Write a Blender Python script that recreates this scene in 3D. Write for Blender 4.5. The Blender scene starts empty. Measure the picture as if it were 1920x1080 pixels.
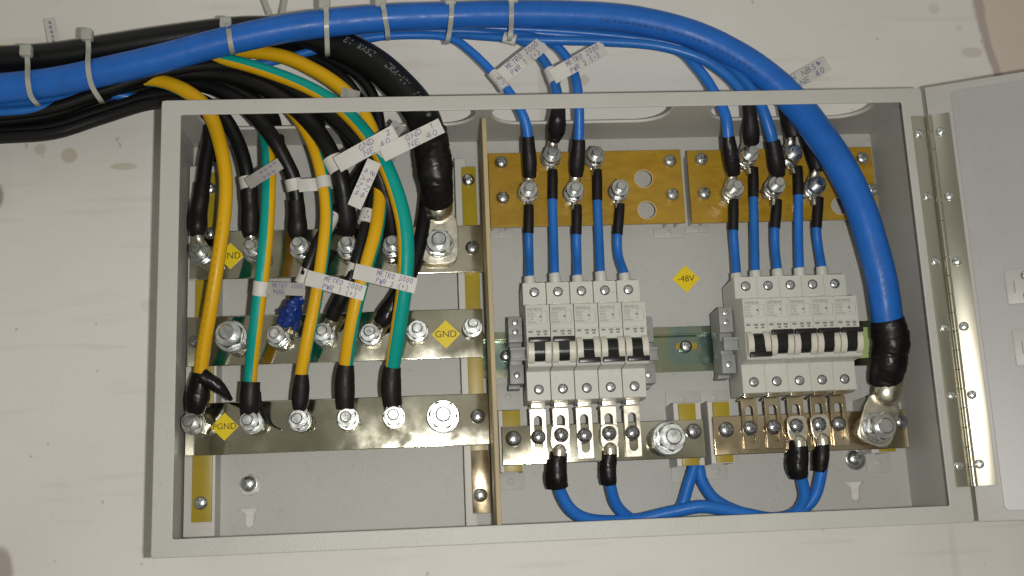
import bpy, bmesh, math, random
from mathutils import Vector, Matrix, noise
random.seed(7)
R = math.radians
SC = bpy.context.scene
COL = SC.collection
# ------------------------------------------------------------------ camera
CAM_LOC = Vector((0.19331, -0.75996, 0.01681)); CAM_ROT = (1.775722, 0.041739, -0.060355); F = 2068.0
cd = bpy.data.cameras.new("camera"); cam = bpy.data.objects.new("camera", cd); COL.objects.link(cam)
cam.location = CAM_LOC; cam.rotation_euler = CAM_ROT
cd.sensor_width = 36; cd.lens = F / 1920 * 36; cd.clip_start = .02; cd.clip_end = 50
SC.camera = cam
from mathutils import Euler
CM = Euler(CAM_ROT, 'XYZ').to_matrix()
# ------------------------------------------------------------------ room light
w = bpy.data.worlds.new("World"); SC.world = w; w.use_nodes = True
nt = w.node_tree; bg = nt.nodes['Background']
tc = nt.nodes.new('ShaderNodeTexCoord'); nz = nt.nodes.new('ShaderNodeTexNoise'); nz.inputs['Scale'].default_value = 1.6
nz.inputs['Detail'].default_value = 2
cr = nt.nodes.new('ShaderNodeValToRGB')
cr.color_ramp.elements[0].position = .40; cr.color_ramp.elements[0].color = (.28, .27, .225, 1)
cr.color_ramp.elements[1].position = .66; cr.color_ramp.elements[1].color = (.70, .68, .595, 1)
nt.links.new(tc.outputs['Generated'], nz.inputs['Vector']); nt.links.new(nz.outputs['Fac'], cr.inputs['Fac'])
nt.links.new(cr.outputs['Color'], bg.inputs['Color']); bg.inputs['Strength'].default_value = .53
def light(kind, name, loc, energy, color, **k):
    l = bpy.data.lights.new(name, kind); l.energy = energy; l.color = color
    for a, b in k.items(): setattr(l, a, b)
    o = bpy.data.objects.new(name, l); COL.objects.link(o); o.location = loc; return o
fl = light('AREA', 'camera_flash', CAM_LOC + CM @ Vector((.042, -.006, -.012)), 3.9, (1, .985, .94), size=.014, size_y=.010)
fl.data.shape = 'RECTANGLE'; fl.rotation_euler = CAM_ROT
cl = light('AREA', 'ceiling_lamp', (-.5, -1.3, 2.1), 2.8, (1, .98, .94), size=1.4)
cl.rotation_euler = (Vector((.28, 0, .16)) - cl.location).to_track_quat('-Z', 'Y').to_euler()
SC.view_settings.view_transform = 'Standard'; SC.view_settings.look = 'None'
SC.view_settings.exposure = 0; SC.view_settings.gamma = 1
# ------------------------------------------------------------------ helpers
def at(px, py, y):
    d = CM @ Vector(((px - 960) / F, -(py - 540) / F, -1)); return CAM_LOC + d * ((y - CAM_LOC.y) / d.y)
def mpp(p): return (CAM_LOC - p).dot(CM.col[2]) / F          # metres per photo pixel at p
WL = {}
def _place(o, parent, loc):
    COL.objects.link(o); WL[o.name] = Vector(loc)
    if parent is not None:
        o.parent = parent; o.location = Vector(loc) - WL[parent.name]
    else: o.location = loc
    return o
def inst(name, me, parent, loc, rot=None):
    o = bpy.data.objects.new(name, me)
    if rot: o.rotation_euler = rot
    return _place(o, parent, loc)
def part(name, me, mat, parent=None, org=None):
    """mesh given in world coordinates; origin moved to its middle"""
    if isinstance(me, bmesh.types.BMesh):
        m = bpy.data.meshes.new(name); me.to_mesh(m); me.free(); me = m
    me.name = name
    if mat is not None and not me.materials: me.materials.append(mat)
    vs = [v.co for v in me.vertices]
    c = Vector([(min(v[i] for v in vs) + max(v[i] for v in vs)) / 2 for i in range(3)]) if org is None else Vector(org)
    me.transform(Matrix.Translation(-c))
    return inst(name, me, parent, c)
def tag(o, label, cat, group=None, kind=None):
    o['label'] = label; o['category'] = cat
    if group: o['group'] = group
    if kind: o['kind'] = kind
    return o
def thing(name, label, cat, loc, group=None):
    o = bpy.data.objects.new(name, None); o.empty_display_size = .01
    _place(o, None, loc); return tag(o, label, cat, group)
def smooth(me, ang=35):
    me.polygons.foreach_set('use_smooth', [True] * len(me.polygons)); me.set_sharp_from_angle(angle=R(ang)); return me
def mesh(vs, fs, name='m', sm=None):
    me = bpy.data.meshes.new(name); me.from_pydata([tuple(v) for v in vs], [], fs); me.update()
    if sm: smooth(me, sm)
    return me
def addbox(bm, x0, x1, y0, y1, z0, z1, bev=0, seg=2):
    b = bmesh.new(); bmesh.ops.create_cube(b, size=1)
    for v in b.verts:
        v.co = Vector((x0 if v.co.x < 0 else x1, y0 if v.co.y < 0 else y1, z0 if v.co.z < 0 else z1))
    if bev: bmesh.ops.bevel(b, geom=b.edges[:], offset=bev, segments=seg, affect='EDGES', profile=.6)
    t = bpy.data.meshes.new('t'); b.to_mesh(t); b.free(); bm.from_mesh(t); bpy.data.meshes.remove(t); return bm
def box(*a, bev=0, seg=2):
    return addbox(bmesh.new(), *a, bev=bev, seg=seg)
def smbm(bm, ang=40):
    m = bpy.data.meshes.new('m'); bm.to_mesh(m); bm.free(); return smooth(m, ang)
def boxes(L, bev=0, ang=40):
    bm = bmesh.new()
    for l in L: addbox(bm, *l[:6], bev=l[6] if len(l) > 6 else bev)
    return smbm(bm, ang)
def eval_curve(cu):
    o = bpy.data.objects.new('tmp', cu); COL.objects.link(o)
    dg = bpy.context.evaluated_depsgraph_get(); me = bpy.data.meshes.new_from_object(o.evaluated_get(dg))
    bpy.data.objects.remove(o); bpy.data.curves.remove(cu); return me
def circle(cx, cz, r, n=32): return [(cx + r * math.cos(2 * math.pi * i / n), cz + r * math.sin(2 * math.pi * i / n)) for i in range(n)]
def rrect(x0, x1, z0, z1, r=.001, n=5):
    o = []
    for cx, cz, a in ((x1 - r, z1 - r, 0), (x0 + r, z1 - r, 90), (x0 + r, z0 + r, 180), (x1 - r, z0 + r, 270)):
        for i in range(n + 1): t = R(a + 90 * i / n); o.append((cx + r * math.cos(t), cz + r * math.sin(t)))
    return o
def stadium(x0, x1, z0, z1, n=12):
    r = min(x1 - x0, z1 - z0) / 2; return rrect(x0, x1, z0, z1, r * .999, n)
def plate(loops, y0, y1, bev=.0003):
    """sheet in the XZ plane with holes, front face at y0, back at y1"""
    cu = bpy.data.curves.new('p', 'CURVE'); cu.dimensions = '2D'; cu.fill_mode = 'BOTH'
    cu.extrude = (y1 - y0) / 2 - bev; cu.bevel_depth = bev; cu.bevel_resolution = 1; cu.offset = -bev
    for lp in loops:
        s = cu.splines.new('POLY'); s.points.add(len(lp) - 1); s.use_cyclic_u = True
        for p, q in zip(s.points, lp): p.co = (q[0], q[1], 0, 1)
    me = eval_curve(cu)
    me.transform(Matrix(((1, 0, 0, 0), (0, 0, -1, (y0 + y1) / 2), (0, 1, 0, 0), (0, 0, 0, 1))))
    me.materials.clear(); return smooth(me, 35)
def lathe(prof, n=24, rf=None, sm=35):
    """profile (r, y) round the Y axis; rf(theta, r, k) may reshape"""
    vs = []; fs = []
    for k, (r, y) in enumerate(prof):
        for i in range(n):
            t = 2 * math.pi * i / n; rr = rf(t, r, k) if rf else r
            vs.append((rr * math.cos(t), y, rr * math.sin(t)))
    for k in range(len(prof) - 1):
        for i in range(n):
            a = k * n + i; b = k * n + (i + 1) % n; fs.append((a, b, b + n, a + n))
    if prof[0][0] > 1e-6 : fs.append(tuple(range(n - 1, -1, -1)))
    if prof[-1][0] > 1e-6: fs.append(tuple(range((len(prof) - 1) * n, len(prof) * n)))
    me = mesh(vs, fs); bm = bmesh.new(); bm.from_mesh(me); bmesh.ops.remove_doubles(bm, verts=bm.verts, dist=1e-7)
    bmesh.ops.recalc_face_normals(bm, faces=bm.faces); bm.to_mesh(me); bm.free()
    return smooth(me, sm)
# ------------------------------------------------------------------ materials
def mat(name, col, rough=.5, metal=0, bump=0, bscale=400, var=0, vscale=30, rvar=0, spec=.5, coat=0, col2=None, trans=0, stretch=None, sub=0, speck=0, orand=0):
    m = bpy.data.materials.new(name); m.use_nodes = True; n = m.node_tree.nodes; L = m.node_tree.links
    b = n['Principled BSDF']; b.inputs['Base Color'].default_value = (*col, 1); b.inputs['Roughness'].default_value = rough
    b.inputs['Metallic'].default_value = metal; b.inputs['Specular IOR Level'].default_value = spec
    b.inputs['Coat Weight'].default_value = coat; b.inputs['Transmission Weight'].default_value = trans
    if sub: b.inputs['Subsurface Weight'].default_value = sub; b.inputs['Subsurface Scale'].default_value = .002
    t = n.new('ShaderNodeTexCoord'); src = t.outputs['Object']
    g = n.new('ShaderNodeNewGeometry'); src = g.outputs['Position']
    if stretch:
        mp = n.new('ShaderNodeMapping'); mp.inputs['Scale'].default_value = stretch; L.new(src, mp.inputs['Vector']); src = mp.outputs['Vector']
    if var or col2:
        z = n.new('ShaderNodeTexNoise'); z.inputs['Scale'].default_value = vscale; z.inputs['Detail'].default_value = 5
        L.new(src, z.inputs['Vector']); r = n.new('ShaderNodeValToRGB'); e = r.color_ramp.elements
        e[0].position = .33; e[1].position = .68
        c2 = col2 or tuple(c * (1 - var) for c in col)
        e[0].color = (*c2, 1); e[1].color = (*col, 1)
        L.new(z.outputs['Fac'], r.inputs['Fac']); L.new(r.outputs['Color'], b.inputs['Base Color'])
    def colsrc(): return b.inputs['Base Color'].links[0].from_socket if b.inputs['Base Color'].links else None
    def mixin(f_sock, c2, blend='MIX'):
        x = n.new('ShaderNodeMix'); x.data_type = 'RGBA'; x.blend_type = blend; o = colsrc()
        if o: L.new(o, x.inputs['A'])
        else: x.inputs['A'].default_value = (*col, 1)
        if isinstance(c2, tuple): x.inputs['B'].default_value = (*c2, 1)
        else: L.new(c2, x.inputs['B'])
        if f_sock is None: x.inputs['Factor'].default_value = 1
        else: L.new(f_sock, x.inputs['Factor'])
        L.new(x.outputs['Result'], b.inputs['Base Color'])
    if speck:
        z = n.new('ShaderNodeTexNoise'); z.inputs['Scale'].default_value = 260; z.inputs['Detail'].default_value = 1; L.new(g.outputs['Position'], z.inputs['Vector'])
        q = n.new('ShaderNodeMapRange'); q.inputs['From Min'].default_value = .70; q.inputs['From Max'].default_value = .76; q.inputs['To Max'].default_value = speck
        L.new(z.outputs['Fac'], q.inputs['Value']); mixin(q.outputs['Result'], tuple(c * .45 for c in col))
        z = n.new('ShaderNodeTexNoise'); z.inputs['Scale'].default_value = 34; z.inputs['Detail'].default_value = 8; z.inputs['Roughness'].default_value = .75; L.new(g.outputs['Position'], z.inputs['Vector'])
        q = n.new('ShaderNodeMapRange'); q.inputs['From Min'].default_value = .50; q.inputs['From Max'].default_value = .68; q.inputs['To Max'].default_value = speck * .5
        L.new(z.outputs['Fac'], q.inputs['Value']); mixin(q.outputs['Result'], tuple(c * k for c, k in zip(col, (.62, .57, .50))))
    if orand:
        oi = n.new('ShaderNodeObjectInfo'); q = n.new('ShaderNodeMapRange'); q.inputs['To Min'].default_value = 1 - orand; q.inputs['To Max'].default_value = 1
        L.new(oi.outputs['Random'], q.inputs['Value']); cb = n.new('ShaderNodeCombineColor')
        for k in (0, 1): L.new(q.outputs['Result'], cb.inputs[k])
        m2 = n.new('ShaderNodeMath'); m2.operation = 'POWER'; m2.inputs[1].default_value = 1.6; L.new(q.outputs['Result'], m2.inputs[0]); L.new(m2.outputs[0], cb.inputs[2])
        mixin(None, cb.outputs[0], 'MULTIPLY')
    if rvar:
        z = n.new('ShaderNodeTexNoise'); z.inputs['Scale'].default_value = vscale * 1.7; z.inputs['Detail'].default_value = 6
        L.new(src, z.inputs['Vector']); q = n.new('ShaderNodeMapRange'); q.inputs['From Min'].default_value = .3; q.inputs['From Max'].default_value = .7
        q.inputs['To Min'].default_value = max(.02, rough - rvar); q.inputs['To Max'].default_value = rough + rvar
        L.new(z.outputs['Fac'], q.inputs['Value']); L.new(q.outputs['Result'], b.inputs['Roughness'])
    if bump:
        z = n.new('ShaderNodeTexNoise'); z.inputs['Scale'].default_value = bscale; z.inputs['Detail'].default_value = 3
        L.new(src, z.inputs['Vector']); u = n.new('ShaderNodeBump'); u.inputs['Strength'].default_value = bump; u.inputs['Distance'].default_value = .001
        L.new(z.outputs['Fac'], u.inputs['Height']); L.new(u.outputs['Normal'], b.inputs['Normal'])
    return m
M = {}
M['paint'] = mat('grey_powder_coat', (.49, .48, .445), .42, speck=.22, bump=.35, bscale=900, var=.06, vscale=14)
M['plate'] = mat('back_panel_paint', (.49, .485, .45), .5, speck=.2, bump=.3, bscale=900, var=.05, vscale=12)
M['door'] = mat('door_paint', (.46, .445, .42), .42, speck=.22, bump=.12, bscale=1200, var=.05, vscale=14)
M['doorin'] = mat('door_inner_paint', (.40, .385, .385), .38, speck=.2, bump=.10, bscale=1200, var=.06, vscale=22)
M['galv'] = mat('bracket_paint', (.56, .54, .50), .45, bump=.2, bscale=900)
M['nickel'] = mat('nickel_plate', (.88, .85, .70), .11, 1, bump=.09, bscale=45, col2=(.66, .62, .48), vscale=30, rvar=.08)
M['gold'] = mat('chromated_plate', (.80, .69, .49), .17, 1, bump=.08, bscale=60, col2=(.60, .47, .30), vscale=24, rvar=.10)
M['zinc'] = mat('zinc_steel', (.72, .74, .73), .27, 1, bump=.06, bscale=500, rvar=.08, vscale=90)
M['steel'] = mat('dull_screw_steel', (.50, .50, .52), .27, 1, rvar=.06, vscale=120)
M['lug'] = mat('tinned_copper', (.84, .78, .66), .30, 1, bump=.02, bscale=160, rvar=.08, vscale=80)
M['hinge'] = mat('hinge_steel', (.60, .59, .52), .30, 1, bump=.03, bscale=90, col2=(.50, .47, .37), vscale=12, stretch=(1, 1, .35), rvar=.06)
M['board'] = mat('phenolic_board', (.42, .25, .022), .25, bump=.10, bscale=500, col2=(.34, .195, .014), vscale=70, stretch=(1, 1, 2.5), spec=.6, speck=.4, rvar=.08)
M['board_edge'] = mat('board_edge', (.58, .44, .26), .7)
M['yins'] = mat('yellow_insulator', (.37, .27, .014), .35, var=.12, vscale=60)
M['divider'] = mat('fibre_divider', (.50, .40, .22), .55, var=.3, vscale=70, stretch=(1, 1, .1), bump=.2, bscale=300)
M['blue'] = mat('blue_pvc', (.018, .14, .54), .40, spec=.3, bump=.22, bscale=170, var=.14, vscale=60, rvar=.10, speck=.3)
M['blue2'] = mat('light_blue_pvc', (.020, .165, .60), .36, spec=.35, bump=.12, bscale=300, var=.12, vscale=60, rvar=.08, orand=.14)
M['black'] = mat('black_pvc', (.006, .006, .006), .40, spec=.32, bump=.1, bscale=400)
M['shrink'] = mat('black_heat_shrink', (.009, .007, .007), .5, spec=.3, bump=.25, bscale=220, rvar=.1, vscale=120)
M['tape'] = mat('black_tape', (.007, .006, .006), .36, spec=.35, bump=.6, bscale=150, rvar=.12, vscale=80)
M['bluetape'] = mat('blue_tape', (.008, .035, .20), .3, bump=.8, bscale=160)
M['yellow'] = mat('yellow_pvc', (.68, .385, .006), .42, spec=.28, speck=.3, rvar=.08, bump=.05, bscale=500)
M['paper'] = mat('white_paper_tape', (.62, .60, .56), .55, bump=.15, bscale=300, var=.08, vscale=90)
M['paperback'] = mat('grey_paper_tape', (.36, .34, .31), .6, bump=.15, bscale=300, var=.1, vscale=90)
M['ink'] = mat('blue_ink', (.17, .15, .30), .6)
M['cream'] = mat('cream_breaker_plastic', (.58, .58, .53), .42, orand=.05, speck=.2, bump=.1, bscale=900, var=.03, vscale=60)
M['cream2'] = mat('cream_guard_plastic', (.60, .57, .49), .38, bump=.05, bscale=900)
M['blackpl'] = mat('black_switch_plastic', (.010, .009, .009), .3, bump=.05, bscale=900)
M['clamp'] = mat('grey_clamp_plastic', (.27, .27, .265), .45, bump=.1, bscale=900)
M['dark'] = mat('dark_recess', (.02, .018, .016), .7)
M['print'] = mat('grey_print', (.20, .19, .17), .6)
M['printl'] = mat('pale_cable_print', (.14, .15, .155), .6)
M['printd'] = mat('dark_cable_print', (.012, .05, .20), .5)
M['printy'] = mat('brown_cable_print', (.42, .20, .01), .5)
M['label'] = mat('yellow_label', (.80, .60, .005), .35)
M['labeltext'] = mat('black_label_print', (.05, .035, .003), .5)
M['nylon'] = mat('nylon_tie', (.56, .56, .50), .32, spec=.5, trans=.30)
def rail_mat():
    m = mat('chromated_rail', (.5, .5, .4), .14, 1, rvar=.06, vscale=60); n = m.node_tree.nodes; L = m.node_tree.links; b = n['Principled BSDF']
    g = n.new('ShaderNodeNewGeometry'); mp = n.new('ShaderNodeMapping'); mp.inputs['Scale'].default_value = (1, 1, .5); L.new(g.outputs['Position'], mp.inputs['Vector'])
    z = n.new('ShaderNodeTexNoise'); z.inputs['Scale'].default_value = 26; z.inputs['Detail'].default_value = 2; L.new(mp.outputs['Vector'], z.inputs['Vector'])
    r = n.new('ShaderNodeValToRGB'); e = r.color_ramp.elements
    e[0].position = .30; e[0].color = (.50, .40, .42, 1); e[1].position = .72; e[1].color = (.36, .42, .46, 1)
    for p, c in ((.40, (.56, .48, .42, 1)), (.50, (.48, .52, .36, 1)), (.60, (.36, .50, .43, 1))):
        x = e.new(p); x.color = c
    L.new(z.outputs['Fac'], r.inputs['Fac']); L.new(r.outputs['Color'], b.inputs['Base Color']); return m
M['rail'] = rail_mat()
def stripe_mat():
    m = mat('green_yellow_pvc', (.0, .3, .2), .42, spec=.28, bump=.16, bscale=260, rvar=.10, vscale=70); n = m.node_tree.nodes; L = m.node_tree.links; b = n['Principled BSDF']
    u = n.new('ShaderNodeUVMap'); s = n.new('ShaderNodeSeparateXYZ'); L.new(u.outputs['UV'], s.inputs[0])
    a = n.new('ShaderNodeMath'); a.operation = 'MULTIPLY'; a.inputs[1].default_value = 2 * math.pi; L.new(s.outputs['X'], a.inputs[0])
    c = n.new('ShaderNodeMath'); c.operation = 'COSINE'; L.new(a.outputs[0], c.inputs[0])
    q = n.new('ShaderNodeMapRange'); q.inputs['From Min'].default_value = -.03; q.inputs['From Max'].default_value = .03; L.new(c.outputs[0], q.inputs['Value'])
    x = n.new('ShaderNodeMix'); x.data_type = 'RGBA'; x.inputs['A'].default_value = (0, .30, .25, 1); x.inputs['B'].default_value = (.68, .38, .006, 1)
    L.new(q.outputs['Result'], x.inputs['Factor']); L.new(x.outputs['Result'], b.inputs['Base Color']); return m
M['stripe'] = stripe_mat()
def wall_mat():
    m = mat('painted_wall', (.66, .62, .55), .6, bump=.12, bscale=60); n = m.node_tree.nodes; L = m.node_tree.links; b = n['Principled BSDF']
    g = n.new('ShaderNodeNewGeometry'); pos = g.outputs['Position']
    def ns(scale, detail=4, stretch=None):
        s = pos
        if stretch:
            mp = n.new('ShaderNodeMapping'); mp.inputs['Scale'].default_value = stretch; L.new(s, mp.inputs['Vector']); s = mp.outputs['Vector']
        z = n.new('ShaderNodeTexNoise'); z.inputs['Scale'].default_value = scale; z.inputs['Detail'].default_value = detail; L.new(s, z.inputs['Vector']); return z.outputs['Fac']
    def rng(s, a, c, d=0., e=1.):
        q = n.new('ShaderNodeMapRange'); q.interpolation_type = 'SMOOTHSTEP'; q.inputs['From Min'].default_value = a; q.inputs['From Max'].default_value = c
        q.inputs['To Min'].default_value = d; q.inputs['To Max'].default_value = e; L.new(s, q.inputs['Value']); return q.outputs['Result']
    def mix(a, col, f):
        x = n.new('ShaderNodeMix'); x.data_type = 'RGBA'
        if isinstance(a, tuple): x.inputs['A'].default_value = (*a, 1)
        else: L.new(a, x.inputs['A'])
        x.inputs['B'].default_value = (*col, 1); L.new(f, x.inputs['Factor']); return x.outputs['Result']
    c = mix((.75, .725, .68), (.705, .68, .635), rng(ns(7), .35, .7))
    c = mix(c, (.78, .755, .71), rng(ns(14, 3, (1, 1, .08)), .5, .75, 0, .6))
    # small round damp spots
    v = n.new('ShaderNodeTexVoronoi'); v.inputs['Scale'].default_value = 26; L.new(pos, v.inputs['Vector'])
    sp = rng(v.outputs['Distance'], .10, .17, 1, 0)
    k = n.new('ShaderNodeMath'); k.operation = 'MULTIPLY'; L.new(sp, k.inputs[0]); L.new(rng(ns(5, 2), .46, .66, 0, .42), k.inputs[1])
    c = mix(c, (.42, .34, .22), k.outputs[0])
    # drip streaks
    st = n.new('ShaderNodeMath'); st.operation = 'MULTIPLY'; L.new(rng(ns(30, 2, (1, 1, .03)), .66, .72, 0, .30), st.inputs[0]); L.new(rng(ns(6), .5, .6), st.inputs[1])
    c = mix(c, (.46, .36, .22), st.outputs[0])
    # fine grain, drill dust and specks
    c = mix(c, (.55, .51, .45), rng(ns(420, 2), .56, .72, 0, .15)); c = mix(c, (.30, .25, .20), rng(ns(110, 1), .75, .78, 0, .4))
    c = mix(c, (.60, .56, .50), rng(ns(60, 10, (.15, 1, 1.6)), .56, .70, 0, .35))
    # patched plaster on the right, with a darker seam
    sx = n.new('ShaderNodeSeparateXYZ'); L.new(pos, sx.inputs[0])
    w1 = n.new('ShaderNodeMath'); w1.operation = 'MULTIPLY_ADD'; L.new(ns(22, 4), w1.inputs[0]); w1.inputs[1].default_value = .016; L.new(sx.outputs['X'], w1.inputs[2])
    w2 = n.new('ShaderNodeMath'); w2.operation = 'MULTIPLY_ADD'; L.new(sx.outputs['Z'], w2.inputs[0]); w2.inputs[1].default_value = .12; L.new(w1.outputs[0], w2.inputs[2])
    c = mix(c, (.60, .50, .41), rng(w2.outputs[0], SEAM, SEAM + .004, 0, .75))
    t1 = n.new('ShaderNodeMath'); t1.operation = 'SUBTRACT'; L.new(w2.outputs[0], t1.inputs[0]); t1.inputs[1].default_value = SEAM
    t2 = n.new('ShaderNodeMath'); t2.operation = 'ABSOLUTE'; L.new(t1.outputs[0], t2.inputs[0])
    c = mix(c, (.36, .27, .25), rng(t2.outputs[0], .0015, .006, .75, 0))
    # dirty blotches at the left edge and one patch by the seam
    def blob(p, r, col, f):
        d = n.new('ShaderNodeVectorMath'); d.operation = 'SUBTRACT'; L.new(pos, d.inputs[0]); d.inputs[1].default_value = p[:3]
        e = n.new('ShaderNodeVectorMath'); e.operation = 'MULTIPLY'; L.new(d.outputs[0], e.inputs[0]); e.inputs[1].default_value = (1 / r[0], 0, 1 / r[1])
        l = n.new('ShaderNodeVectorMath'); l.operation = 'LENGTH'; L.new(e.outputs[0], l.inputs[0])
        a = n.new('ShaderNodeMath'); a.operation = 'MULTIPLY_ADD'; L.new(ns(35, 3), a.inputs[0]); a.inputs[1].default_value = .7; L.new(l.outputs['Value'], a.inputs[2])
        return mix(c, col, rng(a.outputs[0], 1.05, 1.5, f, 0))
    c = blob(at(-14, 372, WALL), (.0085, .016), (.30, .25, .22), .9)
    c = blob(at(-3, 1070, WALL), (.012, .02), (.33, .27, .24), .8)
    c = blob(at(1822, 98, WALL), (.010, .005), (.50, .42, .37), .5)
    c = blob(at(130, 292, WALL), (.006, .006), (.46, .38, .26), .6)
    c = blob(at(75, 280, WALL), (.005, .005), (.46, .38, .28), .45)
    c = blob(at(232, 312, WALL), (.011, .003), (.46, .40, .27), .55)
    c = blob(at(1096, 150, WALL), (.004, .005), (.46, .40, .27), .5)
    L.new(c, b.inputs['Base Color']); return m
# ------------------------------------------------------------------ main dimensions
W, H, D = .56, .3197, .0982
RT, RB, RL, RR = .0112, .0120, .0138, .0164
WALL = .1015
SEAM = at(1846, 60, WALL).x + .12 * at(1846, 60, WALL).z + .008
M['wall'] = wall_mat()
# wall
b_ = box(-1.6, 2.2, WALL, WALL + .1, -1.2, 1.6)
wall = part('wall', b_, M['wall']); wall['kind'] = 'structure'; tag(wall, 'off-white painted wall with brown damp spots behind the cabinet', 'wall')
# ------------------------------------------------------------------ shared hardware meshes
def pan_head(r, h, slot=.5, recess=.0011, cross=True):
    n = 48; rings = 12; vs = []; fs = []
    for k in range(rings + 1):
        q = k / rings; rr = r * math.sin(q * math.pi / 2) if k < rings else r
        yy = -h * (math.cos(q * math.pi / 2) ** .75 if q < 1 else 0)
        for i in range(n):
            t = 2 * math.pi * i / n; x = rr * math.cos(t); z = rr * math.sin(t); y = yy
            c, s = math.cos(.5), math.sin(.5); a = abs(x * c + z * s); b = abs(-x * s + z * c)
            wd = r * .13
            if (a < wd and b < r * slot) or (cross and b < wd and a < r * slot): y = min(y + recess, -.0001)
            vs.append((x, y, z))
    for i in range(n): t = 2 * math.pi * i / n; vs.append((r * .97 * math.cos(t), .0003, r * .97 * math.sin(t)))
    for k in range(rings + 1):
        for i in range(n):
            a = k * n + i; b = k * n + (i + 1) % n; fs.append((a, a + n, b + n, b))
    me = mesh(vs, fs); bm = bmesh.new(); bm.from_mesh(me); bmesh.ops.remove_doubles(bm, verts=bm.verts, dist=1e-7)
    bmesh.ops.recalc_face_normals(bm, faces=bm.faces); bm.to_mesh(me); bm.free()
    return smooth(me, 32)
def hexnut(af, y0, y1, hole):
    ap = af / 2
    def rf(t, r, k):
        if r < ap * .75: return r
        a = (t % (math.pi / 3)) - math.pi / 6; return min(r, ap / math.cos(a))
    c = (y1 - y0) * .14
    return lathe([(hole, y1), (ap * 1.02, y1), (ap * 1.2, y1 - c), (ap * 1.2, y0 + c), (ap * 1.0, y0), (hole, y0)], 48, rf, 25)
def washer(r, hole, t):
    return lathe([(hole, t), (r * .96, t), (r, t * .7), (r, t * .3), (r * .96, 0), (hole, 0)], 40)
def stud(r, L):
    p = [(r * .9, 0)]; y = 0; pitch = .00125
    while y < L - .0018:
        p += [(r, -y), (r, -y - pitch * .3), (r * .9, -y - pitch * .5), (r * .9, -y - pitch * .8)]; y += pitch
    p += [(r * .97, -y), (r * .97, -L + .0007), (r * .82, -L), (0, -L)]
    return lathe(p, 28, sm=30)
HS = {}
def hw(key, fn, m):
    if key not in HS:
        me = fn(); me.name = key; me.materials.clear(); me.materials.append(M[m]); HS[key] = me
    return HS[key]
def screw(px, py, y, parent, r=.0046, h=.0030, m='steel', name='screw', loc=None, washer_r=0, cross=True):
    p = Vector(loc) if loc else at(px, py, y - h * .7)
    if not loc: p.y = y
    o = inst(name, hw('screw_%g_%g_%s_%d' % (r, h, m, cross), lambda: pan_head(r, h, cross=cross), m), parent, p)
    o.rotation_euler = (0, random.uniform(-.9, .9), 0)
    if washer_r:
        o.location.y -= .0012
        inst('washer', hw('wash_%g' % washer_r, lambda: washer(washer_r, .002, .0012), 'zinc'), o, (p.x, p.y - .0012, p.z)) if parent and parent.parent is None else None
    return o
def stud_set(px, py, y, parent, L=.036, r=.0040, af=.0130, wr=.0085, lug_y=None, stack=(.35, .72), low=True, m='zinc'):
    """threaded stud with nuts and washers; px,py = the tip seen in the photograph"""
    tip = at(px, py, y - L); base = Vector((tip.x, y, tip.z))
    s = inst('stud_bolt', hw('stud_%g_%g' % (r, L), lambda: stud(r, L), m), parent, base)
    t = .0065 * (af / .013); hl = r * .95; out = {}
    if low:
        q = inst('nut', hw('nutl_%g' % af, lambda: hexnut(af, 0, t, hl), m), s, base + Vector((0, -t, 0))); q.rotation_euler.y = random.uniform(0, 1)
    yl = -L * stack[0]            # lug plane
    for k, (rr, tt, off) in enumerate(((wr, .0013, .0), (wr * .97, .0013, -.0035), (wr * .76, .0018, -.0052))):
        o = inst('washer', hw('w_%g_%g' % (rr, tt), lambda: washer(rr, hl, tt), m), s, base + Vector((random.uniform(-1, 1) * .0003, yl + off, random.uniform(-1, 1) * .0003)))
        o.rotation_euler = (random.uniform(-.02, .02), 0, random.uniform(-.02, .02))
    q = inst('nut', hw('nutl_%g' % af, lambda: hexnut(af, 0, t, hl), m), s, base + Vector((0, yl - .0055 - t, 0))); q.rotation_euler.y = random.uniform(0, 1)
    return Vector((tip.x, y + yl - .0013, tip.z))
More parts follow.
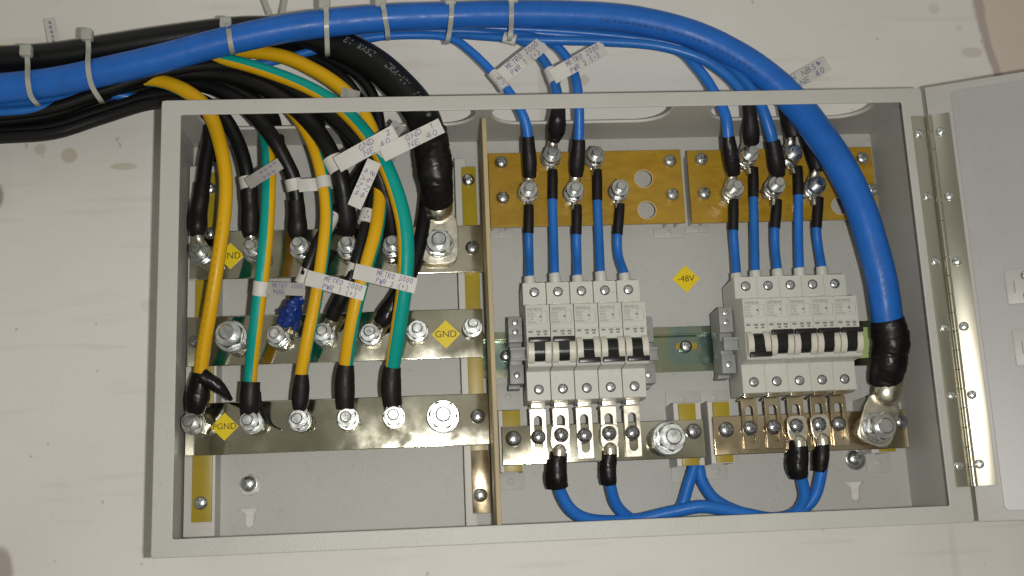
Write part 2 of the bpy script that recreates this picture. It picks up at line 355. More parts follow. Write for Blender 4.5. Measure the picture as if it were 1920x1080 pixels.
# ------------------------------------------------------------------ writing
GL = {'M': [[(0, 0), (0, 1), (.5, .3), (1, 1), (1, 0)]], 'E': [[(1, 1), (0, 1), (0, 0), (1, 0)], [(0, .5), (.8, .5)]], 'T': [[(0, 1), (1, 1)], [(.5, 1), (.5, 0)]],
 'R': [[(0, 0), (0, 1), (.8, .95), (.9, .6), (0, .5), (1, 0)]], 'O': [[(.5, 1), (.05, .7), (.1, .2), (.5, 0), (.9, .25), (.95, .7), (.5, 1)]], '0': [[(.5, 1), (.1, .7), (.1, .25), (.5, 0), (.9, .25), (.9, .75), (.5, 1)]],
 '2': [[(.1, .8), (.4, 1), (.9, .8), (.7, .45), (.1, 0), (1, .05)]], 'P': [[(0, 0), (0, 1), (.8, .95), (.85, .6), (0, .5)]], 'W': [[(0, 1), (.25, 0), (.5, .7), (.75, 0), (1, 1)]],
 '1': [[(.3, .8), (.55, 1), (.55, 0)]], '-': [[(.1, .5), (.9, .5)]], '+': [[(.1, .5), (.9, .5)], [(.5, .85), (.5, .15)]], '(': [[(.8, 1.1), (.3, .7), (.3, .3), (.8, -.1)]], ')': [[(.2, 1.1), (.7, .7), (.7, .3), (.2, -.1)]],
 'G': [[(.9, .85), (.5, 1), (.05, .6), (.2, .05), (.9, .05), (.9, .45), (.5, .45)]], 'N': [[(0, 0), (0, 1), (1, 0), (1, 1)]], 'D': [[(0, 0), (0, 1), (.7, .9), (.95, .5), (.7, .1), (0, 0)]],
 'S': [[(.9, .85), (.5, 1), (.1, .75), (.9, .3), (.5, 0), (.05, .15)]], 'B': [[(0, 0), (0, 1), (.8, .9), (.7, .55), (0, .5), (.9, .35), (.8, .05), (0, 0)]], 'A': [[(0, 0), (.5, 1), (1, 0)], [(.2, .4), (.8, .4)]],
 '4': [[(.7, 0), (.7, 1), (0, .35), (1, .35)]], '9': [[(.9, .7), (.5, 1), (.1, .75), (.5, .5), (.9, .7), (.8, 0)]], '8': [[(.5, .5), (.1, .75), (.5, 1), (.9, .75), (.5, .5), (.1, .25), (.5, 0), (.9, .25), (.5, .5)]],
 'V': [[(0, 1), (.5, 0), (1, 1)]], 'Z': [[(0, 1), (1, 1), (0, 0), (1, 0)]], '~': [[(0, .5), (.2, .9), (.4, .1), (.6, .8), (.8, .2), (1, .6)]], '5': [[(.9, 1), (.2, 1), (.1, .6), (.8, .6), (.8, .1), (.1, 0)]],
 '7': [[(0, 1), (1, 1), (.4, 0)]], '*': [[(.2, .2), (.8, .8)], [(.2, .8), (.8, .2)]], ' ': []}
def strokes(lines, fn, h=.36, wdt=.1, jit=.04, u0=.3, u1=.95, aspect=3., lh=.5, thick=.045, slant=.1):
    """writes lines into the strip (u along 0..1, v across 0..1, v up); fn maps (u,v)->world"""
    vs = []; fs = []
    n = max(len(l) for l in lines)
    adv = (u1 - u0) / max(n, 1)
    for li, l in enumerate(lines):
        v0 = 1 - (li + 1) * lh + (lh - h) / 2 if len(lines) > 1 else .5 - h / 2
        off = random.uniform(0, .4) * adv * (n - len(l))
        for ci, ch in enumerate(l):
            x0 = u0 + off + ci * adv; dy = random.uniform(-jit, jit)
            for pl in GL.get(ch, []):
                pts = [(x0 + (p[0] * .68 + slant * p[1] + random.uniform(-jit, jit)) * adv, v0 + dy + (p[1] + random.uniform(-jit, jit)) * h) for p in pl]
                for a, b in zip(pts, pts[1:]):
                    A = Vector((a[0] * aspect, a[1])); B = Vector((b[0] * aspect, b[1])); d = (B - A)
                    if d.length < 1e-5: continue
                    d.normalize(); nn = Vector((-d.y, d.x)) * thick / 2; A2 = A - d * thick * .3; B2 = B + d * thick * .3
                    i = len(vs)
                    for q in (A2 - nn, B2 - nn, B2 + nn, A2 + nn): vs.append(fn(q.x / aspect, q.y))
                    fs.append((i, i + 1, i + 2, i + 3))
    return mesh(vs, fs) if fs else None
TXT = {}
def text_mesh(s, size, ext=.00004):
    k = (s, size)
    if k not in TXT:
        cu = bpy.data.curves.new('t', 'FONT'); cu.body = s; cu.size = size; cu.align_x = 'CENTER'; cu.align_y = 'CENTER'; cu.resolution_u = 3
        me = eval_curve(cu); me.materials.clear()
        me.transform(Matrix(((1, 0, 0, 0), (0, 0, -1, 0), (0, 1, 0, 0), (0, 0, 0, 1)))); TXT[k] = me
    return TXT[k]
def lettering(s, size, mt, parent, loc, name='lettering'):
    me = text_mesh(s, size)
    if not me.materials: me.materials.append(M[mt])
    return inst(name, me, parent, loc)
def diamond(px, py, y, half, s, size, parent):
    c = at(px, py, y)
    d = plate([[(c.x, c.z + half), (c.x - half, c.z), (c.x, c.z - half), (c.x + half, c.z)]], y - .0003, y, .00005)
    o = part('warning_sticker', d, M['label'], parent, org=c)
    lettering(s, size, 'labeltext', o, (c.x, y - .00042, c.z)); return o
# ------------------------------------------------------------------ tubes and cables
class Path:
    def __init__(s, pts, per=10):
        P = []; 
        for a in pts:
            p = at(a[0], a[1], a[2]); P.append((p, a[3] * mpp(p) / 2))
        s.p = []; s.r = []
        n = len(P)
        for i in range(n - 1):
            a = P[max(i - 1, 0)]; b = P[i]; c = P[i + 1]; d = P[min(i + 2, n - 1)]
            for k in range(per if i < n - 2 else per + 1):
                t = k / per
                f = lambda w, x, y, z: .5 * ((2 * x) + (y - w) * t + (2 * w - 5 * x + 4 * y - z) * t * t + (3 * x - w - 3 * y + z) * t ** 3)
                s.p.append(Vector([f(a[0][j], b[0][j], c[0][j], d[0][j]) for j in range(3)])); s.r.append(f(a[1], b[1], c[1], d[1]))
        s.T = []; N = len(s.p)
        for i in range(N): s.T.append((s.p[min(i + 1, N - 1)] - s.p[max(i - 1, 0)]).normalized())
        s.l = [0]
        for i in range(1, N): s.l.append(s.l[-1] + (s.p[i] - s.p[i - 1]).length)
        ref = Vector((0, -1, 0)); s.N = [(ref - t * ref.dot(t)).normalized() for t in s.T]; s.B = [t.cross(nn) for t, nn in zip(s.T, s.N)]
    def at(s, l, phi, off=0):
        i = 0
        while i < len(s.l) - 2 and s.l[i + 1] < l: i += 1
        t = (l - s.l[i]) / max(s.l[i + 1] - s.l[i], 1e-9); t = min(max(t, 0), 1)
        p = s.p[i].lerp(s.p[i + 1], t); N_ = s.N[i].lerp(s.N[i + 1], t).normalized(); B_ = s.B[i].lerp(s.B[i + 1], t).normalized(); r = s.r[i] * (1 - t) + s.r[i + 1] * t
        return p + (N_ * math.cos(phi) + B_ * math.sin(phi)) * (r + off)
def tube(path, n=20, yel=None, lump=0, seed=0, cap=True, lscale=90, ridge=0, flap=0, fine=0):
    vs = []; fs = []; N = len(path.p); us = []
    for i in range(N):
        for j in range(n):
            a = 2 * math.pi * j / n; d = path.N[i] * math.cos(a) + path.B[i] * math.sin(a); r = path.r[i]
            if lump: r *= 1 + lump * (noise.noise((path.p[i] + d * path.r[i]) * lscale + Vector((seed, 0, 0))))
            if fine: r *= 1 + fine * (noise.noise((path.p[i] + d * path.r[i]) * 420 + Vector((seed, 3, 0))))
            if ridge: r *= 1 + ridge * ((path.l[i] * 140 + .12 * math.sin(a) + seed) % 1)
            if flap and j in (n // 4, n // 4 + 1) and i > N * .25: r *= 1 + flap * (.5 + i / N)
            vs.append(path.p[i] + d * r)
    for i in range(N - 1):
        for j in range(n): a = i * n + j; b = i * n + (j + 1) % n; fs.append((a, b, b + n, a + n))
    nf = len(fs)
    if cap: fs += [tuple(range(n - 1, -1, -1)), tuple(range((N - 1) * n, N * n))]
    me = mesh(vs, fs, sm=50)
    if yel:
        uv = me.uv_layers.new(name='UVMap'); k = 0; L = path.l[-1]
        for fi in range(nf):
            i = fi // n; j = fi % n
            for (ii, jj) in ((i, j), (i, j + 1), (i + 1, j + 1), (i + 1, j)):
                cc = yel[0] + (yel[1] - yel[0]) * path.l[ii] / L
                uv.data[k].uv = (jj / n - cc / 360., path.l[ii]); k += 1
    return me
def lug_mesh(c, d, rp, bl, bw, y, th=.0016, nl=.006):
    """ring terminal: palm round c in plane y, neck towards d (unit xz), barrel"""
    ax = Vector((d[0], 0, d[1])).normalized(); sd = Vector((-ax.z, 0, ax.x)); pts = []
    a0 = math.acos(min(1, bw / rp * .98)) if bw < rp else .5
    for i in range(21):
        a = math.pi / 2 - (math.pi - 0) * i / 20 
        a = math.pi * (.5 + i / 20) ; q = ax * (math.cos(a) * rp) + sd * (math.sin(a) * rp); pts.append((c.x + q.x, c.z + q.z))
    for u, v in ((rp + nl * .6, -bw * 1.0), (rp + nl * .6, bw * 1.0)):
        q = ax * u + sd * v; pts.append((c.x + q.x, c.z + q.z))
    me = plate([pts], y, y + th, .0003)
    bm = bmesh.new(); bm.from_mesh(me); bpy.data.meshes.remove(me)
    # barrel
    n = 20; rings = [(rp * .55, bw * 1.0, .25, 0), (rp * .85, bw * 1.0, .6, -bw * .35), (rp + nl * .5, bw, .95, -bw * .6), (rp + nl, bw, 1, -bw * .65), (rp + nl + bl, bw, 1, -bw * .65)]
    vv = []
    for (u, wd, fl_, dy) in rings:
        row = []
        for i in range(n):
            a = 2 * math.pi * i / n; q = Vector((c.x, y + th / 2 + dy, c.z)) + ax * u + sd * (math.cos(a) * wd) + Vector((0, math.sin(a) * wd * fl_, 0)); row.append(bm.verts.new(q))
        vv.append(row)
    for a, b in zip(vv, vv[1:]):
        for i in range(n): bm.faces.new((a[i], a[(i + 1) % n], b[(i + 1) % n], b[i]))
    bm.faces.new(vv[0][::-1]); bm.faces.new(vv[-1]); bmesh.ops.recalc_face_normals(bm, faces=bm.faces)
    return smbm(bm, 40)
def big_lug(c, d, hw_, up, r, bl, y, th=.0030):
    """wide palm with cut corners, then a round crimped barrel"""
    ax = Vector((d[0], 0, d[1])).normalized(); sd = Vector((-ax.z, 0, ax.x)); o = Vector((c.x, 0, c.z)); pts = []
    for u, v in ((-hw_ * .98, hw_ * .45), (-hw_ * .86, hw_ * .80), (-hw_ * .55, hw_ * .98), (0, hw_), (up * .6, hw_), (up, hw_ * .90), (up + .004, hw_ * .6)):
        q = o + ax * u + sd * v; pts.append((q.x, q.z))
    L_ = [(up + .004, hw_ * .6), (up, hw_ * .90), (up * .6, hw_), (0, hw_), (-hw_ * .55, hw_ * .98), (-hw_ * .86, hw_ * .80), (-hw_ * .98, hw_ * .45)]
    for u, v in L_:
        q = o + ax * u - sd * v; pts.append((q.x, q.z))
    me = plate([pts], y, y + th, .0006); bm = bmesh.new(); bm.from_mesh(me)
    n = 28; vv = []; u0 = up - r * .35
    rings = [(u0, .12, 0.0)] + [(u0 + r * 1.0 * (1 - math.cos(a)), math.sin(a), 1) for a in (.35, .7, 1.0, 1.3, 1.57)] + [(u0 + r * 1.0 + bl, 1, 1)]
    for (u, f_, k) in rings:
        row = []
        for i in range(n):
            a = 2 * math.pi * i / n; q = o + ax * u + sd * (math.cos(a) * r * f_) + Vector((0, y + th * .5 - r * .25 + math.sin(a) * r * f_ * .85, 0)); row.append(bm.verts.new(q))
        vv.append(row)
    for a, b in zip(vv, vv[1:]):
        for i in range(n): bm.faces.new((a[i], a[(i + 1) % n], b[(i + 1) % n], b[i]))
    bm.faces.new(vv[0][::-1]); bm.faces.new(vv[-1]); bmesh.ops.recalc_face_normals(bm, faces=bm.faces)
    return smbm(bm, 40)
def cable(name, label, cat, pts, m, group=None, yel=None, n=20, shrinks=(), lugs=(), prints=(), per=10):
    P = Path(pts, per); mid = P.p[len(P.p) // 2]
    t = thing(name, label, cat, P.p[-1], group)
    part('jacket', tube(P, n, yel), M[m], t)
    for s in shrinks:
        mm = s[1] if len(s) > 1 else 'shrink'
        k = s[2] if len(s) > 2 else {}
        part({'shrink': 'heat_shrink', 'tape': 'tape_wrap', 'bluetape': 'tape_wrap', 'paper': 'paper_wrap', 'cream': 'collar'}[mm], tube(Path(s[0], 12 if mm == 'tape' else 8), 28, lump=k.get('lump', .10), seed=random.random() * 50, ridge=k.get('ridge', 0), flap=k.get('flap', 0), lscale=k.get('ls', 90), fine=k.get('fine', .05 if mm == 'tape' else 0)), M[mm], t)
    for g in lugs:
        part('lug', big_lug(*g[1:]) if g[0] == 'big' else lug_mesh(*g), M['lug'], t)
    for (txt, l0, l1, phi0, hgt, mt) in prints:
        def fn(u, v, l0=l0, l1=l1, phi0=phi0, hgt=hgt):
            l = l0 + (l1 - l0) * u; rr = P.r[0]; return P.at(l, phi0 - (v - .5) * hgt / rr, .0002)
        me = strokes([txt], fn, h=.9, u0=0, u1=1, aspect=(l1 - l0) / hgt, thick=.16, jit=.02)
        part('printed_text', me, M[mt], t)
    return t, P
def xzdir(a, b): return ((b.x - a.x), (b.z - a.z))
# ================================================================== CABINET
cab = thing('cabinet', 'open light grey steel wall cabinet holding the busbars, breakers and cables', 'cabinet', (W / 2, D, 0))
def keyhole(cx, cz):
    o = [(cx - .0078, cz + .0035), (cx + .0072, cz + .0035)]
    o += [(cx + .0035, cz - .0005)]
    for i in range(9): a = -math.pi * i / 8; o.append((cx + .0032 * math.cos(a), cz - .0075 + .0032 * math.sin(a)))
    o += [(cx - .0032, cz - .0005)]
    return o
k1 = at(468, 962, D); k2 = at(1603, 912, D)
part('back_panel', plate([[(0.0015, .0015), (W - .0015, .0015), (W - .0015, H - .0015), (.0015, H - .0015)], keyhole(k1.x, k1.z), keyhole(k2.x, k2.z)], D, D + .0015, .0002), M['plate'], cab)
part('rim', plate([rrect(0, W, 0, H, .003), rrect(RL, W - RR, RB, H - RT, .0012)], 0, .0016, .0006), M['paint'], cab)
part('side_wall', box(0, .0015, .0017, D + .002, 0, H), M['paint'], cab)
part('side_wall', box(W - .0015, W, .0017, D + .002, 0, H), M['paint'], cab)
part('bottom_wall', box(.0016, W - .0016, .0017, D - .0002, 0, .0015), M['paint'], cab)
# top wall with three oval cable holes, sheet built in XZ and turned flat
holes = ((.020, .2262), (.2385, .3768), (.4085, .5352)); HY0, HY1 = .0115, .0583
tw = plate([[(.0016, -D + .0002), (W - .0016, -D + .0002), (W - .0016, -.0018), (.0016, -.0018)]] + [stadium(a, b, -HY1, -HY0, 14) for a, b in holes], 0, .0015, .0003)
tw.transform(Matrix(((1, 0, 0, 0), (0, 0, -1, 0), (0, -1, 0, H), (0, 0, 0, 1))))
part('top_wall', tw, M['paint'], cab)
class Ring:
    pass
for a, b in holes:
    lp = stadium(a, b, HY0, HY1, 14); n = len(lp); vs = []; fs = []
    for i in range(n):
        p = Vector((lp[i][0], lp[i][1], 0)); q = Vector((*lp[(i + 1) % n], 0)); o = Vector((*lp[i - 1], 0)); tt = (q - o).normalized(); nn = Vector((-tt.y, tt.x, 0))
        for k in range(8):
            c = 2 * math.pi * k / 8; vs.append(p + nn * (math.cos(c) * .0013 - .0008) + Vector((0, 0, H - .0004 + math.sin(c) * .0014)))
    for i in range(n):
        for k in range(8): fs.append((i * 8 + k, i * 8 + (k + 1) % 8, ((i + 1) % n) * 8 + (k + 1) % 8, ((i + 1) % n) * 8 + k))
    part('hole_edge', mesh(vs, fs, sm=60), M['galv'], cab)
# fixing screws on the back panel
for px, py in ((466, 907), (1602, 860)):
    p = at(px, py, D - .002); screw(0, 0, 0, cab, r=.0062, h=.0045, m='zinc', loc=(p.x, D - .0014, p.z))
    inst('washer', hw('pwash', lambda: lathe([(0, -.0014), (.0080, -.0014), (.0082, -.0002), (0, -.0002)], 32), 'zinc'), cab, (p.x + .0010, D, p.z - .0008))
# mounting feet and brackets
def foot(x0, x1, z0, z1, dim=True):
    f = part('bracket_foot', smbm(box(x0, x1, D - .0014, D - .00005, z0, z1, bev=.0004)), M['plate'], cab)
    if dim:
        r = lathe([(0, -.0006), (.0018, -.0005), (.0028, -.0001), (.0030, .0003), (0, .0003)], 20); part('weld_dimple', r, M['plate'], f, org=(0, 0, 0)).location = Vector(((x0 + x1) / 2, D - .0014, (z0 + z1) / 2)) - WL[f.name]
def pxrect(x0, y0, x1, y1, y):
    a = at(x0, y0, y); b = at(x1, y1, y); return min(a.x, b.x), max(a.x, b.x), min(a.z, b.z), max(a.z, b.z)
for r in ((920, 428, 962, 446), (1225, 428, 1282, 446), (1284, 424, 1328, 436), (1580, 415, 1605, 430),
          (930, 720, 976, 768), (932, 888, 984, 918), (1247, 735, 1310, 760), (1312, 733, 1368, 756), (1258, 872, 1312, 905), (1322, 868, 1366, 898), (1622, 850, 1672, 885), (1612, 720, 1640, 765)):
    foot(*pxrect(*r, D - .001))
def cbracket(px0, py0, px1, py1, yf, th=.0016):
    """a top-hat bracket: front face at yf, two side flanges down to the panel"""
    x0, x1, z0, z1 = pxrect(px0, py0, px1, py1, yf)
    me = boxes([(x0, x1, yf, yf + th, z0, z1, .0004), (x0, x0 + th, yf + th, D - .0002, z0, z1), (x1 - th, x1, yf + th, D - .0002, z0, z1)])
    return part('mounting_bracket', me, M['galv'], cab), (x0, x1, z0, z1)
YB = .070                 # front face of the three long bars
cbracket(852, 297, 896, 992, .0770); cbracket(356, 312, 402, 1005, .0770)
for r in ((934, 770, 982, 884), (1262, 756, 1322, 872), (1326, 753, 1378, 868), (1624, 745, 1672, 848)): cbracket(*r, .0680)
for r in ((917, 290, 952, 424), (1240, 287, 1274, 418), (1288, 288, 1322, 415), (1600, 285, 1642, 408)): cbracket(*r, .0822)
for r in ((905, 200, 912, 250),): pass
st_ = at(911, 203, .08); part('edge_strip', box(st_.x - .0012, st_.x + .0012, .062, D - .0005, st_.z - .02, st_.z + .0), M['paper'], cab)
diamond(1286, 523, D - .0001, .0112, '-48V', .0072, cab)
# ---- door
A = R(24)
def DP(s, t, z): return Vector((W + .0022 + s * math.cos(A) - t * math.sin(A), -.0006 - s * math.sin(A) - t * math.cos(A), z))
def dmesh(me):
    for v in me.vertices: v.co = DP(v.co.x, -v.co.y, v.co.z)
    return me
DW = .556
door = part('door', dmesh(smbm(box(0, DW, -.0002, .0140, .0, H, bev=.0014))), M['door'], cab)
dpan = plate([rrect(.0175, DW - .012, .0070, H - .0065, .004)], -.0012, .0004, .0003)
part('door_inner_panel', dmesh(dpan), M['doorin'], door)
def door_at(px, py):
    d = CM @ Vector(((px - 960) / F, -(py - 540) / F, -1)); n = Vector((-math.sin(A), -math.cos(A), 0)); o = DP(0, .0012, 0)
    p = CAM_LOC + d * ((o - CAM_LOC).dot(n) / d.dot(n)); q = p - DP(0, 0, 0); return q.x * math.cos(A) - q.y * math.sin(A), p.z
for (y0, y1, xx) in ((508, 572, 1882), (620, 687, 1897)):
    s0, z1 = door_at(xx, y0); _, z0 = door_at(xx + 5, y1)
    me = dmesh(boxes([(s0, s0 + .019, -.0030, -.0012, z0, z1, .0004)])); lp = part('latch_plate', me, M['door'], cab)
    part('slot', dmesh(boxes([(s0 + .0050, s0 + .0056, -.00305, -.0022, z0 + .008, z1 - .008)])), M['print'], lp)
    for zz in (z0 + .005, z1 - .005):
        p = DP(s0 + .0135, .0030, zz); o = inst('screw', hw('dscrew', lambda: pan_head(.0036, .0024), 'zinc'), lp, p); o.rotation_euler = (0, 0, -A)
# ---- piano hinge
zt = at(1742, 218, 0).z; zb = at(1821, 912, 0).z
la = part('hinge_leaf', smbm(box(W - .0107, W + .0004, -.0016, -.0002, zb, zt, bev=.0003)), M['hinge'], cab)
lb = part('hinge_leaf', dmesh(smbm(box(.0010, .0150, -.0016, -.0002, zb, zt, bev=.0003))), M['hinge'], cab)
for px, py in ((1724, 250), (1755, 490), (1740, 368), (1771, 615), (1786, 742), (1799, 874)):
    p = at(px, py, -.002); screw(0, 0, 0, la, r=.0032, h=.0018, m='zinc', loc=(p.x, -.0016, p.z))
for px, py in ((1764, 247), (1780, 368), (1795, 490), (1808, 612), (1823, 740), (1837, 870)):
    s0, z0 = door_at(px, py); p = DP(s0 - .0003, .0016, z0); o = inst('screw', hw('hscrew2', lambda: pan_head(.0033, .0018), 'zinc'), lb, p); o.rotation_euler = (0, random.uniform(-.6, .6), -A)
nk = 20; kl = (zt - zb) / nk
kn = lathe([(0, 0), (.0019, 0), (.0021, .0002), (.0021, kl - .0005), (.0019, kl - .0003), (0, kl - .0003)], 16); kn.transform(Matrix.Rotation(R(90), 4, 'X')); kn.materials.append(M['hinge'])
for i in range(nk): inst('hinge_knuckle', kn, cab, (W + .0016, -.0030, zb + i * kl))
# ================================================================== divider, strips
dv = part('divider', smbm(box(.2297, .2330, .0150, D - .0018, .0075, .3075, bev=.0006)), M['divider'])
tag(dv, 'tall tan fibreboard divider edge-on between grounding bars and breakers', 'divider')
def strip(px0, py0, px1, py1, yf, label, screws=(), x=None):
    x0, x1, z0, z1 = pxrect(px0, py0, px1, py1, yf)
    if x: x0, x1 = x
    t = thing('insulating_strip', label, 'insulating strip', ((x0 + x1) / 2, yf + .003, z0), 'yellow insulating strips under the bars')
    part('strip', smbm(box(x0, x1, yf, yf + .003, z0, z1, bev=.0003)), M['yins'], t)
    for px, py in screws: screw(px, py, yf, t, r=.0052, h=.0036, m='zinc')
    return t
strip(865, 313, 900, 960, .0738, 'long vertical yellow insulating strip beside the tan divider', [(878, 336)], x=(.2148, .2262))
ep = COL.objects['insulating_strip']
ex0, ex1, ez0, ez1 = pxrect(876, 845, 914, 962, .0715)
part('end_plate', smbm(box(.2150, .2280, .0716, .0736, ez0, ez1, bev=.0004)), M['gold'], ep); screw(901, 928, .0716, ep, r=.0052, h=.0036, m='zinc')
strip(364, 324, 398, 978, .0738, 'long vertical yellow insulating strip at the left side of the cabinet', [(391, 352), (375, 943)], x=(.0098, .0240))
strip(942, 770, 980, 884, .0650, 'small yellow insulator behind the left end of the middle lower busbar')
strip(1272, 757, 1312, 872, .0650, 'small yellow insulator behind the right end of the middle lower busbar')
strip(1336, 754, 1376, 866, .0650, 'small yellow insulator behind the left end of the right-hand busbar')
strip(1640, 745, 1680, 846, .0650, 'small yellow insulator behind the right-hand busbar by the thick cable lug')
# ================================================================== busbars
def bar(label, x0, x1, z0, z1, y, m, tilt=0):
    t = thing('busbar', label, 'busbar', ((x0 + x1) / 2, y + .0036, z0), 'flat metal busbars')
    b_ = part('bar', smbm(box(x0, x1, y, y + .0036, z0, z1, bev=.0007, seg=3)), M[m], t); b_.rotation_euler.x = R(-tilt); return t   # tilt added to move the flash highlight off the bar
b1 = bar('top nickel-plated grounding bar carrying the thick black cable lug', .0063, .2295, .2028, .2404, YB, 'nickel')
b2 = bar('middle nickel-plated grounding bar with the GND sticker between two bare bolts', .0052, .2272, .1366, .1742, YB, 'nickel')
b3 = bar('bottom nickel-plated grounding bar with the PGND sticker', .0048, .2294, .0705, .1091, YB, 'nickel', .9)
diamond(432, 480, YB, .0103, 'GND', .0070, b1); diamond(836, 627, YB, .0110, 'GND', .0074, b2); diamond(421, 800, YB, .0103, 'PGND', .0064, b3)
lug_pts = {}
for k, q in enumerate(((366, 464), (468, 458), (557, 453), (648, 452), (734, 450))): lug_pts['a%d' % k] = stud_set(*q, YB, b1)
lug_pts['a5'] = stud_set(823, 447, YB, b1, L=.030, r=.0055, af=.0175, wr=.0112, stack=(.28, .7), low=False)
lug_pts['b0'] = stud_set(424, 622, YB, b2, L=.040, r=.0055, af=.018, wr=.0122, stack=(.45, .7))
for k, q in enumerate(((514, 624), (603, 619), (692, 620), (782, 614))): lug_pts['b%d' % (k + 1)] = stud_set(*q, YB, b2, L=.030)
stud_set(887, 605, YB, b2, L=.026, r=.0036, af=.0115, wr=.0078, stack=(.1, .3), low=False)
for k, q in enumerate(((352, 790), (463, 787), (556, 784), (648, 781), (737, 777))): lug_pts['c%d' % k] = stud_set(*q, YB, b3, L=.032)
stud_set(831, 776, YB, b3, L=.024, r=.0056, af=.0185, wr=.0125, stack=(.15, .4), low=False)
screw(886, 463, YB, b1, r=.0056, h=.0036); screw(896, 780, YB, b3, r=.0056, h=.0036); screw(364, 640, YB, b2, r=.0048); screw(392, 436, YB, b1, r=.0046)
# lower bars on the right
def pbar(label, l, r_, y, m, tilt=0):
    a = at(*l[0], y); b = at(*l[1], y); c = at(*r_[0], y); d = at(*r_[1], y)
    return bar(label, (a.x + b.x) / 2, (c.x + d.x) / 2, (b.z + d.z) / 2, (a.z + c.z) / 2, y, m, tilt)
YC = .0614
b4 = pbar('silver busbar under the left breaker row, big bolt at its right', ((940, 799), (942, 871)), ((1319, 787), (1323, 860)), YC, 'nickel', 2.2)
b5 = pbar('golden busbar under the right breaker row, bolted to the thick blue cable', ((1337, 781), (1340, 856)), ((1700, 768), (1704, 838)), YC, 'gold')
screw(963, 822, YC, b4, r=.0060, h=.0040); screw(1302, 808, YC, b4, r=.0060, h=.0040); screw(1363, 805, YC, b5, r=.0060, h=.0040); screw(1691, 790, YC, b5, r=.0056, h=.0040)
stud_set(1264, 818, YC, b4, L=.030, r=.0060, af=.0185, wr=.0128, stack=(.30, .5))
lug_pts['d'] = stud_set(1662, 798, YC, b5, L=.032, r=.0060, af=.0180, wr=.0122, stack=(.42, .6))
# ================================================================== terminal boards
def tboard(label, x0, x1, z0, z1, hl, screws):
    t = thing('terminal_board', label, 'terminal board', ((x0 + x1) / 2, .083, z0), 'amber terminal boards')
    lp = [rrect(x0, x1, z0, z1, .0006)]
    for px, py in hl: c = at(px, py, .0795); lp.append(circle(c.x, c.z, .0071, 36))
    part('board', plate(lp, .0788, .0820, .0003), M['board'], t)
    for px, py in hl:
        c = at(px, py, .0788); part('hole_rim', plate([circle(0, 0, .0077, 36), circle(0, 0, .0070, 36)], -.00015, .00015, .00005), M['board_edge'], t, org=(0, 0, 0)).location = Vector((c.x, .0788, c.z)) - WL[t.name]
    for px, py in screws: screw(px, py, .0788 - .0012, t, r=.0054, h=.0042, m='zinc')
    return t
t1 = tboard('amber terminal board with two open holes, left of the two', .2367, .3922, .2405, .3016, ((1207, 335), (1213, 394)), ((940, 303), (943, 369), (1257, 300), (1262, 363)))
t2 = tboard('amber terminal board partly behind the thick blue cable, right of the two', .3973, .5500, .2400, .3006, ((1576, 386),), ((1316, 297), (1322, 361), (1619, 295), (1637, 354)))
G1 = ((993, 350), (1037, 284), (1080, 350), (1120, 284), (1166, 347)); G2 = ((1384, 346), (1412, 281), (1463, 340), (1495, 280), (1540, 340))
for k, q in enumerate(G1): lug_pts['e%d' % k] = stud_set(*q, .0788, t1, L=.028, wr=.0080)
for k, q in enumerate(G2): lug_pts['f%d' % k] = stud_set(*q, .0788, t2, L=.034, wr=.0080, stack=(.42, .7))
# ================================================================== DIN rail
zr0, zr1, yr = .1222, .1578, .0850
rail = thing('mounting_rail', 'iridescent metal mounting rail running behind both breaker rows', 'rail', (.38, D, .14))
xr0, xr1 = .2125, .5365
prof = [(yr, zr0), (yr, zr0 + .0055), (yr + .0068, zr0 + .0058), (yr + .0068, zr1 - .0058), (yr, zr1 - .0055), (yr, zr1)]
vs = []; fs = []
full = prof + [(y + .0012, z) for y, z in [(yr, zr1), (yr, zr1 - .0065), (yr + .0068, zr1 - .0070), (yr + .0068, zr0 + .0070), (yr, zr0 + .0065), (yr, zr0)]]
for x in (xr0, xr1): vs += [(x, y, z) for y, z in full]
n_ = len(full)
for i in range(n_): fs.append((i, (i + 1) % n_, n_ + (i + 1) % n_, n_ + i))
rm = mesh(vs, fs); bm = bmesh.new(); bm.from_mesh(rm); bmesh.ops.recalc_face_normals(bm, faces=bm.faces); bm.to_mesh(rm); bm.free()
part('rail_profile', rm, M['rail'], rail)
rc = at(1287, 649, yr + .0066); part('slot', plate([stadium(rc.x - .0085, rc.x + .0085, rc.z - .0028, rc.z + .0028)], yr + .0064, yr + .0067, .0001), M['yins'], rail)
screw(1287, 649, yr + .0050, rail, r=.0050, h=.0036, m='zinc')
screw(1012, 0, 0, rail, r=.0045, h=.003, m='zinc', loc=(.245, yr + .0066, .140))
part('rail_reflection', smbm(box(.5200, .5368, yr - .0016, yr - .0002, .128, .1525, bev=.0003)), mat('yellow_green_reflection', (.40, .50, .20), .4), rail)  # added plate, its green colour stands in for a reflection on the rail
